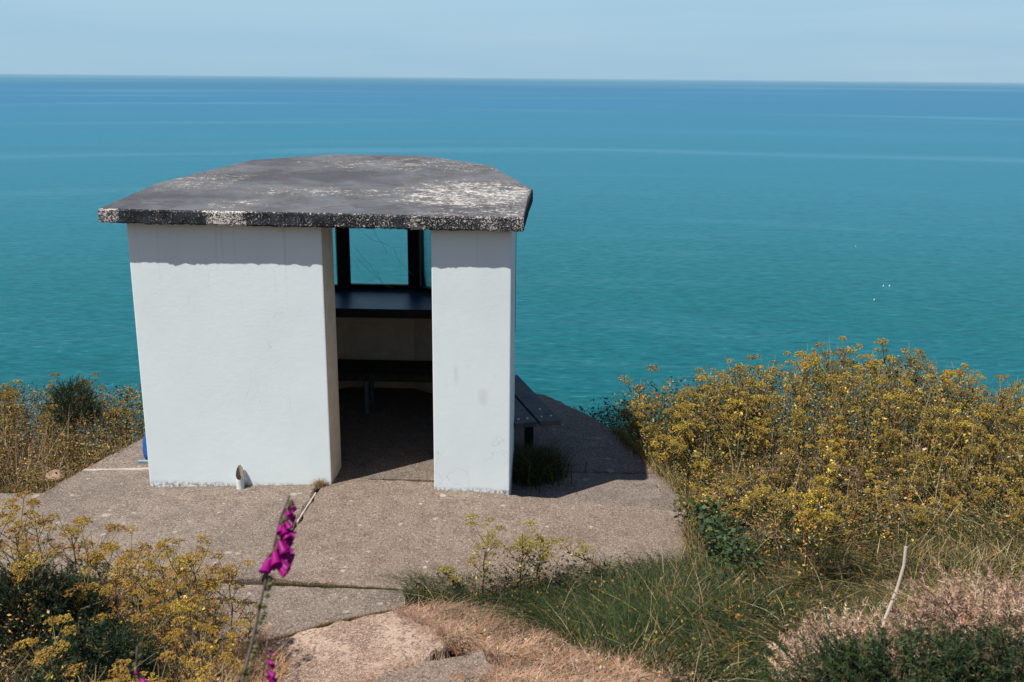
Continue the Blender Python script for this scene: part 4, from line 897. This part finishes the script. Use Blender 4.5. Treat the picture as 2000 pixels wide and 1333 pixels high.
# --- foxgloves
MAG = (.34, .006, .20)
def bell():
    mb = MB(); prof = [(.0, .003), (.004, .006), (.012, .0075), (.024, .0095), (.036, .0115), (.044, .0125), (.048, .0155)]; N = 10; vs = []; fs = []
    for i, (t, r_) in enumerate(prof):
        for k in range(N):
            q = 2 * math.pi * k / N; lip = .006 * (1 + math.cos(q)) / 2 if i == len(prof) - 1 else 0
            vs.append((r_ * math.cos(q), r_ * math.sin(q), t + lip))
    for i in range(len(prof) - 1):
        for k in range(N): fs.append((i * N + k, i * N + (k + 1) % N, (i + 1) * N + (k + 1) % N, (i + 1) * N + k))
    fs.append(tuple(range(N))[::-1]); mb.add(vs, fs, MAG)
    return mb.mesh("flower", M_PETAL, True)
BELL = bell()
mb = MB()
for k in range(5):
    q = k * 1.2566; mb.add([(0, 0, 0), (.007 * math.cos(q - .5), .007 * math.sin(q - .5), .007), (.004 * math.cos(q), .004 * math.sin(q), .016), (.007 * math.cos(q + .5), .007 * math.sin(q + .5), .007)], [(0, 1, 2, 3)], (.12, .12, .05))
mb.add([Vector(v) * .0055 + Vector((0, 0, .006)) for v in OCT], OCF, (.15, .15, .06)); CALYX = mb.mesh("seed_capsule", M_LEAF)
def foxglove(pts, label, bells, caps, side=1.0, bs=1.0, thick=.006):
    """pts: world points from the ground up; bells: (from, to, count) as a fraction of the stem"""
    pts = [Vector(p) for p in pts]; root = empty("foxglove", pts[0]); o_ = pts[0]; loc = [p - o_ for p in pts]
    cum = [0]
    for i in range(len(loc) - 1): cum.append(cum[-1] + (loc[i + 1] - loc[i]).length)
    def at(t):
        s_ = t * cum[-1]
        for i in range(len(loc) - 1):
            if s_ <= cum[i + 1] or i == len(loc) - 2: return loc[i].lerp(loc[i + 1], (s_ - cum[i]) / (cum[i + 1] - cum[i]))
    fine = [at(i / 24) for i in range(25)]; mb = MB(); mb.tube(fine, [lerp(thick, thick * .38, i / 24) for i in range(25)], 7, (.085, .06, .05)); mb.build("stem", M_STEM, root, smooth=True)
    def hang(me, name, t, az, pitch, s_):
        d = Vector((math.cos(az) * math.cos(pitch), math.sin(az) * math.cos(pitch), math.sin(pitch))); o = link(name, me, root); o.location = at(t) + d * .004
        o.rotation_mode = 'QUATERNION'; o.rotation_quaternion = Vector((0, 0, 1)).rotation_difference(d) @ Quaternion((0, 0, 1), random.uniform(0, 6.28)); o.scale = (s_,) * 3
    a, b, n = bells
    for k in range(n):
        t = lerp(a, b, k / max(1, n - 1)); az = (0 if side > 0 else math.pi) + random.gauss(0, .5) - .5; s_ = bs * lerp(1.05, .45, (k / max(1, n - 1)) ** 1.5)
        hang(BELL, "flower", t, az, R(random.uniform(-52, -30)), s_); hang(CALYX, "seed_capsule", t, az, R(-20), 1)
    a, b, n = caps
    for k in range(n): hang(CALYX, "seed_capsule", lerp(a, b, k / max(1, n - 1)), random.uniform(-1.5, 1.5) if random.random() < .75 else random.uniform(1.5, 4.7), R(random.uniform(-15, 35)), random.uniform(.7, 1.05))
    tag(root, label, "flower", "foxgloves in the left foreground"); return root
Y = 1.98
tops = [aty(470, 1345, Y - .2), aty(497, 1235, Y - .1), aty(520, 1130, Y - .04), aty(537, 1060, Y), aty(552, 1000, Y + .02), aty(566, 968, Y + .03)]
b = tops[0] + Vector((-.1, -.12, 0)); b.z = float(ground(b.x, b.y)) - .02
foxglove([b] + tops, "tall foxglove leaning right with a one-sided spike of magenta bells before the platform", (.88, .992, 22), (.5, .885, 40), 1, .86)
Y = 2.1; tops = [aty(510, 1400, Y), aty(513, 1325, Y), aty(522, 1255, Y + .02)]; b = tops[0].copy(); b.z = float(ground(b.x, b.y)) - .02
foxglove([b] + tops, "short foxglove with few magenta bells close to the foot of the tall one", (.80, .985, 10), (.5, .8, 8), 1, .8, .004)
Y = 1.9; tops = [aty(262, 1400, Y), aty(264, 1330, Y), aty(268, 1262, Y + .02)]; b = tops[0].copy(); b.z = float(ground(b.x, b.y)) - .02
foxglove([b] + tops, "foxglove tip with two magenta bells at the bottom edge, leftmost of the three", (.86, .95, 5), (.93, .995, 7), 1, .75, .004)
